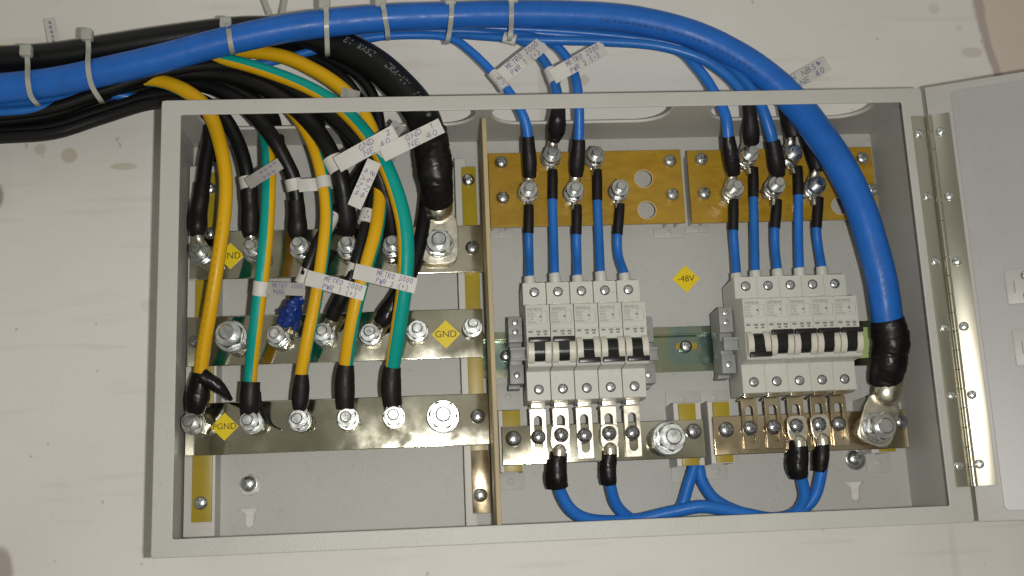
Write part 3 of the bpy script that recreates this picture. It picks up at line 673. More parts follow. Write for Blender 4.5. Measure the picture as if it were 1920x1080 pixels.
# ================================================================== circuit breakers
BW = .0172
def extrude_x(poly, x0, x1, bev=0):
    n = len(poly); vs = [(x0, y, z) for y, z in poly] + [(x1, y, z) for y, z in poly]
    fs = [tuple(range(n)), tuple(range(2 * n - 1, n - 1, -1))] + [(i, n + i, n + (i + 1) % n, (i + 1) % n) for i in range(n)]
    me = mesh(vs, fs); bm = bmesh.new(); bm.from_mesh(me); bmesh.ops.recalc_face_normals(bm, faces=bm.faces)
    if bev: bmesh.ops.bevel(bm, geom=bm.edges[:], offset=bev, segments=2, affect='EDGES', clamp_overlap=True)
    bm.to_mesh(me); bm.free(); return smooth(me, 30)
def breaker_meshes():
    m = {}
    body = [(.0840, .1875), (.0480, .1885), (.0480, .1720), (.0450, .1702), (.0305, .1682), (.0300, .1672), (.0300, .1236), (.0310, .1225), (.0470, .1215), (.0480, .1210), (.0480, .1000), (.0560, .0985), (.0840, .0995),
            (.0840, .120), (.0790, .121), (.0790, .160), (.0840, .161)]
    m['body'] = extrude_x(body, -BW / 2, BW / 2, .00035)
    # toggle well and rounded guards
    def disc(x0, x1, yc, zc, r, n=28):
        return extrude_x([(yc + r * math.cos(2 * math.pi * i / n) * 1.0, zc + r * math.sin(2 * math.pi * i / n) * 1.18) for i in range(n)], x0, x1, .0004)
    m['guard'] = disc(-.0022, .0022, .0318, .1340, .0082)
    m['drum'] = disc(-.0039, .0039, .0310, .1340, .0068)
    for k, s in (('up', 1), ('down', -1)):
        # lever wedge ending in a wide grip bar
        g = boxes([(-.0079, .0079, .0212, .0262, .1333 + s * .0080 - .0018, .1333 + s * .0080 + .0018, .0006)])
        bm = bmesh.new(); bm.from_mesh(g)
        zc = .1333; pts = [(.030, zc - s * .003), (.0246, zc - s * .0002), (.0222, zc + s * .0062), (.0262, zc + s * .0082), (.030, zc + s * .0070)]
        e = extrude_x(pts, -.0038, .0038, .0002); bm.from_mesh(e); m[k] = smbm(bm, 30)
    m['tscrew'] = pan_head(.0032, .0010, .62, .0008)
    m['tring'] = lathe([(.0032, -.0001), (.0037, -.0001), (.0037, .0006), (.0032, .0010)], 28)
    cu = []
    def pr(s, sz, x, z): 
        t = text_mesh(s, sz).copy(); t.transform(Matrix.Translation((x, .0300 - .00012, z))); return t
    bm = bmesh.new()
    for s, sz, x, z in (('SIEMENS', .0030, -.0020, .1648), ('5SX21', .0021, -.0050, .1617), ('MCB', .0021, -.0056, .1596), ('C 63', .0023, -.0054, .1573), ('230/400V~', .0018, -.0042, .1551)): bm.from_mesh(pr(s, sz, x, z))
    def ln(x0, x1, z0, z1): addbox(bm, x0, x1, .0300 - .00014, .0300 - .00004, z0, z1)
    for b in ((-.0077, .0068, .1632, .1633), (.0027, .0029, .1560, .1590), (.0027, .0029, .1600, .1630), (.0010, .0028, .1560, .1562), (.0068, .0070, .1545, .1630), (.0012, .0028, .1585, .1600), (-.0077, .0068, .1539, .1540)): ln(*b)
    for x in (-.0055, .0002, .0052): ln(x - .0018, x + .0014, .1475, .1489); ln(x - .0012, x + .0010, .1455, .1468) if x > -.005 else None
    ln(-.0085, .0085, .1496, .1497)
    m['printing'] = smbm(bm); m['printing'].materials.clear()
    m['clip'] = boxes([(-.0045, .0045, .0470, .0482, .1716, .1732, .0002), ])
    m['ridge'] = boxes([(-.0076 + i * .0022, -.0070 + i * .0022, .0474, .0484, .1192, .1210) for i in range(8)])
    for k, mm in (('body', 'cream'), ('guard', 'cream2'), ('drum', 'blackpl'), ('up', 'blackpl'), ('down', 'blackpl'), ('tscrew', 'zinc'), ('tring', 'dark'), ('printing', 'print'), ('clip', 'cream2'), ('ridge', 'cream')):
        m[k].materials.clear(); m[k].materials.append(M[mm])
    return m
BM = breaker_meshes()
ordn = ('first', 'second', 'third', 'fourth', 'fifth')
def breaker(x, dz, up, label, group):
    t = thing('circuit_breaker', label, 'circuit breaker', (x, .085, .1 + dz), group)
    o = Vector((x, 0, dz))
    inst('body', BM['body'], t, o)
    inst('toggle_guard', BM['guard'], t, o + Vector((-.0061, 0, 0))); inst('toggle_guard', BM['guard'], t, o + Vector((.0061, 0, 0)))
    d = inst('toggle', BM['drum'], t, o); inst('lever', BM['up' if up else 'down'], d, o)
    for z in (.1812, .1080):
        s = inst('terminal_screw', BM['tscrew'], t, o + Vector((0, .0478, z))); s.rotation_euler.y = random.uniform(-1, 1)
        inst('screw_socket', BM['tring'], s, o + Vector((0, .0479, z)))
    inst('printed_marking', BM['printing'], t, o); inst('name_clip', BM['clip'], t, o); inst('grip_ridges', BM['ridge'], t, o)
P1 = at(1090, 640, .03).x
x1s = [.2572 + BW / 2 + i * .0178 for i in range(5)]; x2s = [.4185 + BW / 2 + i * .01735 for i in range(5)]
st1 = (1, 1, 0, 0, 0); st2 = (0, 1, 1, 1, 1); Z2 = 0
lab1 = ('leftmost cream breaker of the left row, lever up, next to a grey clamp', 'second cream breaker of the left row, lever up', 'middle cream breaker of the left row, lever down', 'fourth cream breaker of the left row, lever down', 'rightmost cream breaker of the left row, lever down')
lab2 = ('leftmost cream breaker of the right row, the only lever down there', 'second cream breaker of the right row, lever up', 'middle cream breaker of the right row, lever up', 'fourth cream breaker of the right row, lever up', 'rightmost cream breaker of the right row, nearest the thick blue cable')
for i in range(5):
    breaker(x1s[i], 0, st1[i], lab1[i], 'circuit breakers on the rail'); breaker(x2s[i], Z2, st2[i], lab2[i], 'circuit breakers on the rail')
# rail end clamps
def clamp(x, dz, label, bigs=True):
    t = thing('end_clamp', label, 'clamp', (x, .085, .12 + dz), 'grey end clamps on the rail'); o = Vector((x, 0, dz))
    if 'cb' not in HS:
        HS['cb'] = boxes([(-.0052, .0052, .0560, .0840, .1520, .1652, .0004), (-.0052, .0052, .0560, .0840, .1460, .1522, .0004), (-.0046, .0046, .0610, .0840, .1290, .1462, .0003), (-.0052, .0052, .0580, .0840, .1150, .1292, .0004), (-.0058, .0030, .0700, .0850, .1125, .1152, .0003)]); HS['cb'].materials.append(M['clamp'])
        HS['cc'] = boxes([(-.0046, .0060, .0500, .0610, .1325, .1400, .0004), (-.0050, .0064, .0490, .0520, .1392, .1412, .0003), (-.0050, .0064, .0490, .0520, .1312, .1330, .0003)]); HS['cc'].materials.append(M['clamp'])
        HS['cs'] = pan_head(.0024, .0008, .7, .0005, cross=False); HS['cs'].materials.append(M['zinc'])
    inst('body', HS['cb'], t, o); inst('clip', HS['cc'], t, o)
    for z, y in ((.1612, .0559), (.1540, .0559), (.1215, .0579)): inst('screw', HS['cs'], t, o + Vector((0, y, z)), (0, random.uniform(-1, 1), 0))
clamp(.2508, -.001, 'grey end clamp left of the left breaker row'); clamp(.4120, .0015, 'grey end clamp left of the right breaker row')
clamp(.2572 + 5 * .0178 + .0040, -.004, 'grey end clamp mostly hidden right of the left breaker row')
# connecting tabs under the breakers
def tab(x, ztop, side, label, group, m, px=None, wd=.0122):
    t = thing('connecting_tab', label, 'connecting tab', (x, YC, ztop), group); h = wd / 2
    z0, z1 = ztop - .0432, ztop - .0050; y = YC - .0030
    part('slotted_plate', plate([rrect(x - h, x + h, z0, z1, .0012), stadium(x - .0030, x + .0030, z0 + .0045, z1 - .0055, 8)], y, y + .0017, .0003), M[m], t)
    part('bent_top', boxes([(x - h, x + h, y + .0004, y + .0110, z1 - .0018, z1, .0004), (x - h + .001, x + h - .001, .0500, .0680, ztop - .0034, ztop - .0012, .0004), (x - h + .001, x + h - .001, .0505, .0520, ztop - .0050, ztop - .0002, .0003)]), M[m], t)
    return t
def tabscrew(px, py, parent, ydrop): return screw(px, py, YC - .0030 - ydrop, parent, r=.0056, h=.0046)
S1 = ((1010, 819), (1053, 815), (1097, 816), (1143, 812), (1187, 811)); S2 = ((1408, 802), (1452, 800), (1495, 798), (1538, 795), (1575, 794))
for i in range(5):
    xx = at(S1[i][0], S1[i][1], YC - .003).x
    t = tab(xx, .1000, 0, 'slotted metal tab under the %s breaker of the left row' % ordn[i], 'slotted tabs linking breakers to busbars', 'lug')
    tabscrew(*S1[i], t, .0026 if i in (1, 3) else .0002)
    xx = at(S2[i][0], S2[i][1], YC - .003).x
    t = tab(xx, .1020, 0, 'slotted golden tab under the %s breaker of the right row' % ordn[i], 'slotted tabs linking breakers to busbars', 'gold')
    tabscrew(*S2[i], t, .0026 if i in (2, 3) else .0002)
exec_cables = True
# ================================================================== CABLES
def lug_for(key, towards, rp=.0078, bl=.010, bw=.0042, nl=.004, th=.0016):
    c = lug_pts[key].copy(); d = Vector((towards.x - c.x, 0, towards.z - c.z)); d.normalize()
    return (c, (d.x, d.z), rp, bl, bw, c.y - .0004, th, nl)
def px_of(p):
    q = CM.transposed() @ (p - CAM_LOC); return (960 + F * q.x / -q.z, 540 - F * q.y / -q.z)
# --- the two thick cables
blueP = [(-260, 190, .040, 56), (-100, 178, .040, 56), (0, 166, .040, 56), (100, 154, .040, 55), (200, 133, .038, 54), (300, 110, .036, 54), (425, 77, .034, 53), (560, 50, .034, 53), (720, 34, .036, 51), (850, 29, .038, 50), (960, 26, .040, 50), (1100, 29, .042, 51),
         (1200, 39, .044, 52), (1300, 65, .044, 53), (1385, 106, .042, 54), (1450, 153, .040, 56), (1497, 200, .038, 57), (1538, 254, .032, 58), (1578, 315, .026, 58), (1612, 385, .022, 57), (1635, 455, .022, 57), (1653, 525, .024, 57), (1664, 600, .030, 57), (1668, 650, .036, 50)]
lc = lug_pts['d']; lt = at(1664, 700, .046)
cable('thick_cable', 'thickest blue cable arching over the cabinet and down its right side', 'cable', blueP, 'blue', n=32,
      shrinks=[([(1664, 598, .0300, 61), (1668, 618, .0320, 66), (1671, 645, .0340, 68), (1669, 655, .036, 64), (1667, 680, .0385, 64), (1663, 700, .043, 61), (1661, 718, .047, 60)], 'tape', dict(lump=.06, ridge=.025, fine=.05))],
      lugs=[('big', lc, xzdir(lc, at(1668, 716, .046)), .0135, .0205, .0112, .010, lc.y - .0006)], prints=[('ZRA~~~~~~~~ ~~~~~V ~~~~~~~~', .56, .70, .75, .0030, 'printd'), ('~~~ZRA~~~~ ~~~~~V', .86, .94, .3, .0026, 'printd')])
blackP = [(-260, 128, .058, 50), (-100, 118, .058, 50), (0, 112, .058, 50), (100, 105, .058, 49), (200, 90, .058, 49), (300, 74, .058, 48), (425, 58, .060, 48), (500, 56, .060, 50), (570, 66, .056, 54), (640, 86, .050, 58), (700, 118, .045, 60), (748, 160, .040, 62), (785, 205, .034, 64), (803, 250, .030, 64), (811, 300, .030, 60), (818, 350, .034, 56)]
la5 = lug_pts['a5']
tk, Pk = cable('thick_cable', 'thick black cable ending in a large lug on the top bar', 'cable', blackP, 'black', n=32,
      shrinks=[([(803, 248, .030, 69), (811, 285, .029, 67), (815, 320, .031, 67), (818, 345, .036, 62), (820, 362, .042, 59), (821, 376, .048, 57)], 'tape', dict(lump=.07, ridge=.025, fine=.05))],
      lugs=[('big', la5, xzdir(la5, at(822, 380, .05)), .0148, .0215, .0112, .008, la5.y - .0006)], prints=[('~~A', .352, .366, -.1, .0042, 'printl'), ('E1IWASZ', .376, .404, -.15, .0042, 'printl'), ('ZRA-VV', .416, .442, -.2, .0042, 'printl'), ('1*120~', .450, .474, -.25, .0040, 'printl')])
# --- left section cables
BLK = 'black cables in the left section'; GY = 'green and yellow earth cables'
def down(name, label, pts, m, key, sh, cat='cable', group=None, yel=None, lugkw={}, prints=(), shm='shrink', lumpy=.10, extra=()):
    c = lug_pts[key]; P_ = at((sh[-1][0] + sh[-2][0]) / 2, (sh[-1][1] + sh[-2][1]) / 2, sh[-1][2]); last = px_of(c)
    return cable(name, label, cat, pts, m, group, yel, shrinks=[(sh, shm, dict(lump=lumpy))] + list(extra), lugs=[lug_for(key, P_, **lugkw)], prints=prints)
down('black_cable', 'leftmost black cable, bolted to the left end of the top bar',
     [(-120, 264, .06, 24), (0, 258, .06, 24), (100, 250, .06, 24), (190, 222, .06, 24), (280, 195, .055, 24), (350, 195, .05, 24), (388, 222, .05, 25), (393, 260, .052, 26), (385, 310, .052, 26), (378, 370, .052, 26), (374, 400, .053, 24)], 'black', 'a0',
     [(380, 345, .052, 28), (376, 375, .052, 31), (372, 405, .053, 35), (371, 425, .053, 34), (369, 444, .055, 24)], group=BLK)
down('yellow_cable', 'leftmost yellow earth cable, ending beside the PGND sticker',
     [(180, 172, .058, 24), (250, 152, .056, 24), (300, 152, .052, 26), (350, 172, .045, 28), (388, 205, .038, 28), (410, 260, .030, 27), (423, 330, .026, 26), (421, 400, .024, 26), (410, 480, .026, 26), (396, 570, .032, 27), (382, 650, .042, 27), (374, 715, .050, 26)], 'stripe', 'c0',
     [(378, 700, .0485, 34), (374, 725, .050, 42), (370, 750, .051, 44), (366, 772, .054, 34)], group=GY, yel=(-10, -5), shm='tape', lumpy=.08, prints=[('~~V~~~~~~Z~~~~~~~~~V', .20, .32, .15, .0020, 'printy')],
     extra=[([(380, 706, .046, 34), (400, 716, .046, 26), (418, 732, .048, 20), (434, 750, .052, 8)], 'tape', dict(lump=.2))])
down('black_cable', 'tagged black cable at the second bolt of the top bar',
     [(-120, 256, .066, 24), (0, 248, .066, 24), (100, 238, .066, 24), (200, 205, .064, 24), (300, 178, .06, 25), (370, 186, .054, 26), (415, 215, .048, 27), (443, 260, .044, 27), (460, 310, .044, 27), (468, 360, .048, 26), (470, 400, .052, 24)], 'black', 'a1',
     [(466, 350, .046, 32), (469, 380, .050, 33), (470, 410, .052, 34), (470, 432, .054, 34), (469, 446, .056, 24)], group=BLK)
down('green_yellow_cable', 'mostly green earth cable with a yellow right edge, second from the left',
     [(380, 145, .07, 20), (430, 162, .066, 22), (470, 188, .056, 24), (490, 222, .054, 24), (500, 262, .048, 26), (504, 300, .036, 27), (504, 350, .028, 27), (500, 430, .024, 27), (491, 520, .027, 27), (480, 610, .035, 26), (471, 690, .048, 25), (469, 720, .050, 24)], 'stripe', 'c1',
     [(470, 716, .048, 36), (469, 735, .049, 37), (468, 760, .051, 37), (467, 778, .054, 32)], group=GY, yel=(-95, -118), shm='shrink', lumpy=.05,
     extra=[([(486, 735, .050, 7), (489, 765, .055, 8), (500, 790, .060, 5), (520, 802, .060, 2)], 'tape', dict(lump=.2))])
down('black_cable', 'black cable with a folded tag at the third bolt of the top bar',
     [(-120, 246, .072, 24), (0, 238, .072, 24), (100, 226, .072, 24), (200, 190, .068, 24), (290, 158, .064, 25), (380, 160, .058, 27), (435, 182, .048, 29), (474, 212, .038, 30), (510, 256, .034, 29), (537, 305, .038, 28), (550, 335, .042, 28), (556, 370, .046, 27), (558, 400, .05, 26)], 'black', 'a2',
     [(555, 375, .046, 30), (557, 400, .049, 34), (558, 425, .051, 38), (558, 438, .053, 36), (557, 446, .056, 26)], group=BLK, prints=())
down('green_yellow_cable', 'thin yellow and green earth cable, third along the bottom bar',
     [(400, 140, .072, 18), (460, 160, .064, 20), (510, 180, .056, 22), (552, 215, .046, 23), (584, 265, .038, 24), (604, 330, .034, 24), (612, 400, .034, 24), (606, 470, .034, 25), (592, 560, .036, 25), (576, 640, .042, 25), (565, 700, .050, 24), (564, 716, .052, 22)], 'stripe', 'c2',
     [(566, 702, .049, 25), (565, 725, .051, 31), (563, 750, .053, 32), (562, 768, .055, 24)], group=GY, yel=(80, 22), lumpy=.12)
down('black_cable', 'black cable with the tag GND 2, fourth along the top bar',
     [(-120, 236, .060, 24), (0, 226, .060, 24), (100, 212, .060, 24), (190, 178, .058, 25), (290, 146, .055, 27), (400, 138, .052, 29), (480, 158, .046, 31), (545, 196, .040, 33), (590, 240, .034, 33), (622, 290, .032, 32), (640, 340, .034, 33), (647, 380, .04, 33), (649, 410, .046, 30)], 'black', 'a3',
     [(636, 322, .033, 34), (643, 355, .037, 36), (648, 390, .042, 38), (650, 418, .047, 38), (650, 437, .052, 32)], group=BLK, lugkw=dict(rp=.0085), lumpy=.06)
down('black_cable', 'black cable bolted fifth along the top bar, beside the green one',
     [(-120, 226, .054, 22), (0, 216, .054, 22), (100, 202, .054, 22), (200, 168, .052, 24), (300, 136, .050, 26), (420, 122, .048, 28), (510, 146, .044, 30), (580, 186, .039, 32), (635, 228, .034, 34), (680, 275, .032, 34), (710, 325, .034, 34), (726, 375, .04, 34), (733, 415, .047, 32)], 'black', 'a4',
     [(718, 345, .036, 36), (728, 385, .041, 38), (734, 415, .047, 38), (736, 440, .052, 34)], group=BLK, lumpy=.06)
down('green_yellow_cable', 'mostly green earth cable with yellow left edge, rightmost earth cable',
     [(290, 112, .075, 22), (350, 100, .060, 22), (405, 108, .046, 24), (470, 124, .040, 25), (545, 150, .036, 26), (607, 180, .032, 27), (652, 214, .026, 28), (694, 262, .020, 29), (725, 315, .016, 30), (750, 385, .014, 31), (761, 450, .015, 31), (759, 530, .020, 30), (748, 610, .032, 30), (736, 690, .048, 28), (735, 710, .05, 26)], 'stripe', 'c4',
     [(736, 688, .047, 32), (734, 705, .049, 36), (733, 730, .051, 39), (736, 760, .054, 36)], group=GY, yel=(108, 130), lumpy=.05)
down('yellow_cable', 'yellow earth cable with a green side, fourth along the bottom bar',
     [(340, 122, .062, 22), (400, 100, .058, 23), (460, 97, .054, 25), (530, 106, .050, 27), (590, 132, .046, 27), (640, 165, .042, 27), (676, 204, .040, 26), (700, 250, .040, 25), (712, 310, .038, 25), (713, 370, .036, 26), (706, 430, .032, 28), (690, 490, .030, 28), (670, 560, .032, 28), (656, 630, .040, 27), (648, 690, .05, 26), (647, 710, .052, 24)], 'stripe', 'c3',
     [(649, 684, .049, 30), (647, 705, .051, 36), (646, 735, .053, 38), (647, 766, .056, 34)], group=GY, yel=(5, 55), lumpy=.05)
# smaller black cables to the middle bar
down('black_cable', 'black cable bolted to the third bolt of the middle grounding bar',
     [(360, 100, .07, 18), (480, 92, .066, 19), (575, 106, .062, 20), (625, 130, .058, 20), (664, 170, .052, 21), (690, 215, .05, 21), (708, 270, .05, 22), (708, 330, .046, 23), (694, 395, .040, 24), (678, 455, .036, 24), (664, 505, .036, 24), (640, 560, .042, 25), (627, 585, .05, 25)], 'black', 'b2',
     [(645, 548, .041, 26), (632, 575, .047, 29), (622, 596, .052, 27)], group=BLK, lumpy=.06)
cblu, _ = cable('black_cable', 'thin black cable ending in blue tape on the middle bar', 'cable',
     [(420, 84, .07, 17), (520, 88, .066, 18), (600, 108, .062, 19), (655, 130, .056, 20), (692, 165, .05, 20), (708, 210, .046, 21), (711, 260, .046, 21), (686, 310, .050, 21), (655, 355, .048, 22), (622, 410, .042, 23), (592, 465, .036, 24), (570, 520, .038, 24), (552, 562, .048, 22)], 'black', BLK,
     shrinks=[([(564, 560, .046, 20), (555, 568, .045, 28), (547, 580, .045, 35), (538, 596, .047, 34), (532, 606, .050, 26)], 'bluetape', dict(lump=.45, ls=200, fine=.2)), ([(560, 575, .050, 14), (556, 600, .054, 14), (553, 620, .056, 8)], 'bluetape', dict(lump=.3))], lugs=[lug_for('b1', at(538, 600, .05))])
down('black_cable', 'short black cable at the fourth bolt of the middle bar',
     [(690, 95, .07, 24), (740, 140, .066, 24), (780, 205, .06, 25), (798, 280, .062, 26), (800, 360, .062, 26), (792, 430, .058, 26), (775, 500, .054, 26), (750, 550, .052, 26), (725, 590, .054, 25)], 'black', 'b3',
     [(752, 545, .051, 28), (738, 568, .051, 32), (722, 592, .052, 34), (710, 606, .054, 26)], group=BLK, shm='tape', lumpy=.15)
# filler black cables leaving with the bundle at the left
for k, (pts) in enumerate(([(-120, 222, .075, 22), (0, 212, .075, 22), (110, 190, .075, 22), (220, 150, .07, 22), (330, 128, .066, 24), (430, 140, .06, 26), (520, 172, .052, 27), (575, 205, .045, 27), (600, 240, .06, 24), (612, 300, .085, 18)],
                           [(-120, 210, .082, 22), (0, 200, .082, 22), (120, 175, .08, 22), (240, 135, .076, 22), (340, 112, .07, 24), (440, 118, .066, 26), (530, 152, .06, 26), (585, 190, .05, 26), (640, 240, .062, 24), (668, 300, .085, 18)],
                           [(150, 190, .075, 22), (230, 168, .07, 24), (300, 150, .064, 26), (370, 148, .06, 28), (440, 170, .055, 28), (500, 205, .052, 26), (520, 240, .07, 20), (530, 300, .088, 14)],
                           [(120, 160, .08, 22), (220, 160, .076, 24), (290, 164, .070, 26), (340, 178, .066, 26), (385, 200, .062, 22), (402, 240, .068, 18), (404, 300, .088, 14)])):
    cable('black_cable', ('upper black cable of the bundle crossing above the left corner of the cabinet', 'black cable high in the bundle, just under the thick blue cable', 'black cable in the fan of cables entering the top left hole', 'black cable of the fan nearest the top left corner')[k], 'cable', pts, 'black', BLK)
cable('yellow_cable', 'yellow cable showing behind the thick black cable at the left edge', 'cable', [(-120, 100, .07, 22), (-20, 95, .07, 22), (40, 100, .075, 22), (90, 110, .08, 18)], 'yellow', GY)
# --- blue wires along the bundle and into the two right sections
BL = 'blue wires along the bundle'
def bw(name, label, pts, m='blue2', key=None, sh=None, shm='shrink', lumpy=.08, **k):
    if key: return down(name, label, pts, m, key, sh, group=BL, shm=shm, lumpy=lumpy, **k)
    return cable(name, label, 'wire', pts, m, BL, **k)
bw('blue_wire', 'blue wire from the PWR 1 tag to the leftmost bolt below',
   [(400, 128, .06, 15), (500, 118, .06, 15), (600, 92, .056, 16), (700, 70, .052, 16), (800, 66, .05, 16), (850, 74, .048, 16), (885, 98, .046, 16), (920, 132, .044, 16), (950, 166, .04, 17), (975, 205, .038, 18), (988, 240, .042, 19), (993, 290, .050, 18)], key='e0',
   sh=[(990, 256, .043, 22), (992, 285, .049, 26), (993, 312, .053, 27), (993, 332, .057, 24)])
bw('blue_wire', 'blue wire with the PWR 2 tag, ending in black tape',
   [(700, 64, .058, 16), (820, 58, .056, 16), (920, 62, .054, 16), (985, 80, .05, 17), (1018, 112, .046, 18), (1036, 145, .042, 19), (1045, 180, .036, 20), (1046, 215, .036, 20), (1042, 250, .046, 18)], key='e1',
   sh=[(1046, 196, .036, 25), (1046, 222, .036, 32), (1042, 245, .044, 34), (1038, 262, .051, 24)], shm='tape', lumpy=.14)
bw('blue_wire', 'blue wire running straight down right of the PWR 2 tagged wire',
   [(880, 62, .062, 15), (980, 66, .058, 16), (1035, 82, .052, 17), (1065, 112, .046, 18), (1080, 150, .042, 18), (1085, 190, .038, 19), (1086, 240, .044, 19), (1084, 290, .051, 18)], key='e2',
   sh=[(1085, 262, .046, 24), (1084, 290, .050, 28), (1082, 312, .054, 28), (1081, 330, .058, 24)])
bw('blue_wire', 'blue wire dropping into the left side of the right-hand top hole',
   [(560, 88, .07, 15), (680, 70, .066, 15), (820, 60, .062, 15), (960, 60, .06, 16), (1080, 68, .058, 17), (1190, 80, .056, 17), (1270, 95, .052, 18), (1308, 128, .046, 19), (1335, 165, .042, 19), (1360, 215, .038, 20), (1366, 260, .042, 20), (1372, 300, .05, 18)], key='f0',
   sh=[(1365, 256, .042, 24), (1369, 285, .047, 30), (1373, 310, .052, 29), (1376, 328, .056, 24)], shm='tape')
bw('blue_wire', 'blue wire with printed black sleeve, second in the right-hand top hole',
   [(700, 68, .064, 15), (820, 64, .060, 15), (900, 68, .055, 16), (1000, 75, .048, 17), (1120, 78, .046, 18), (1230, 86, .044, 18), (1310, 108, .042, 19), (1358, 138, .040, 19), (1388, 170, .038, 19), (1404, 205, .036, 19), (1408, 240, .042, 18)], key='f1',
   sh=[(1404, 198, .036, 25), (1407, 225, .038, 28), (1408, 250, .043, 33), (1409, 266, .049, 30)], lumpy=.04)
bw('blue_wire', 'blue wire just right of the printed sleeve in the right top hole',
   [(900, 52, .06, 16), (1040, 58, .058, 17), (1160, 68, .056, 17), (1270, 84, .052, 18), (1350, 112, .048, 19), (1395, 150, .044, 20), (1425, 195, .038, 21), (1442, 240, .040, 22), (1452, 280, .046, 20)], key='f2',
   sh=[(1449, 264, .043, 26), (1454, 290, .047, 31), (1457, 312, .051, 31), (1459, 328, .056, 26)])
bw('blue_wire', 'blue wire with black sleeve tucked behind the thick blue cable',
   [(1240, 72, .07, 17), (1330, 92, .068, 18), (1395, 130, .064, 19), (1440, 165, .058, 20), (1474, 205, .052, 20), (1486, 240, .052, 18)], key='f3',
   sh=[(1470, 195, .052, 26), (1478, 215, .051, 34), (1486, 240, .051, 36), (1490, 256, .052, 34)], lumpy=.04)
bw('blue_wire', 'blue wire mostly hidden by the thick blue cable, at the rightmost bolt',
   [(1300, 80, .078, 17), (1400, 120, .074, 18), (1470, 180, .066, 19), (1505, 230, .060, 20), (1525, 280, .058, 20)], key='f4',
   sh=[(1508, 236, .060, 28), (1520, 270, .058, 32), (1530, 300, .056, 33), (1534, 320, .056, 28)], lumpy=.04)
for k, (pts, lb_) in enumerate((([(-120, 196, .058, 18), (0, 196, .058, 18), (100, 186, .058, 18), (190, 177, .058, 18), (260, 182, .064, 16), (330, 175, .075, 14)], 'blue wire running just below the thick blue cable at the left edge'),
                             ([(-120, 212, .05, 16), (0, 210, .05, 16), (70, 204, .052, 16), (150, 188, .056, 16), (230, 176, .066, 16), (330, 160, .078, 14)], 'blue wire at the left edge, second below the thick blue cable'),
                             ([(-120, 226, .056, 14), (-20, 218, .056, 14), (40, 212, .058, 14), (120, 194, .064, 14), (220, 170, .075, 14)], 'lowest blue wire at the left edge, above the black cables'),
                             ([(380, 92, .07, 15), (460, 84, .07, 15), (540, 92, .072, 15), (640, 82, .072, 15), (760, 62, .068, 15), (900, 52, .066, 16), (1010, 50, .064, 16), (1110, 56, .066, 16), (1240, 72, .07, 16)], 'blue wire directly under the thick blue cable above the middle'))):
    cable('blue_wire', lb_, 'wire', pts, 'blue2', BL)
# --- jumper wires from the amber boards to the breakers
def jumper(i, g):
    S = (G1, G2)[g][i]; key = ('e%d', 'f%d')[g] % i; c = lug_pts[key]; cx, cy = px_of(c)
    e = (((993, 526), (1040, 520), (1083, 524), (1126, 517), (1171, 520)), ((1381, 520), (1416, 515), (1458, 512), (1499, 510), (1541, 508)))[g][i]
    m_ = (((991, 436), (1036, 372), (1081, 438), (1120, 374), (1158, 438)), ((1375, 430), (1413, 368), (1453, 426), (1497, 364), (1531, 426)))[g][i]
    t_ = (((992, 382), (1037, 316), (1082, 382), (1120, 316), (1163, 380)), ((1376, 372), (1413, 312), (1458, 372), (1496, 310), (1536, 368)))[g][i]
    yy = c.y + .0008
    bow = (0, 0, 0, 0, -5)[i] if g == 0 else (0, 0, -2, -1, -1)[i]
    pts = [(t_[0], t_[1] + 6, yy, 14), (m_[0], m_[1], yy + .001, 17), ((m_[0] + e[0]) / 2 + bow, (m_[1] + e[1]) / 2, yy + .002, 17), (e[0], e[1] - 6, .0590, 17), (e[0] + 1, e[1] + 14, .060, 17)]
    col = (e[0] - .5, e[1] - 7, .059, 21), (e[0] + .5, e[1] + 2, .0592, 22), (e[0] + 1, e[1] + 15, .060, 22)
    lab = 'short blue wire from the %s amber board to the %s breaker of the %s row' % (('left', 'right')[g], ordn[i], ('left', 'right')[g])
    P_ = at(m_[0], m_[1] - 8, yy); c2 = c.copy(); c2.y = c.y + .0018
    d = Vector((P_.x - c2.x, 0, P_.z - c2.z)).normalized()
    cable('link_wire', lab, 'wire', pts, 'blue2', 'short link wires from the boards to the breakers',
          shrinks=[([(t_[0] - .5, t_[1] + 3, yy, 18), (t_[0] * .6 + m_[0] * .4, t_[1] * .6 + m_[1] * .4, yy, 19), (m_[0], m_[1] + 2, yy + .001, 19)], 'shrink', dict(lump=.04)), (list(col), 'cream', dict(lump=0))] ,
          lugs=[(c2, (d.x, d.z), .0070, .004, .0028, c2.y, .0012, .003)])
for g in (0, 1):
    for i in range(5): jumper(i, g)
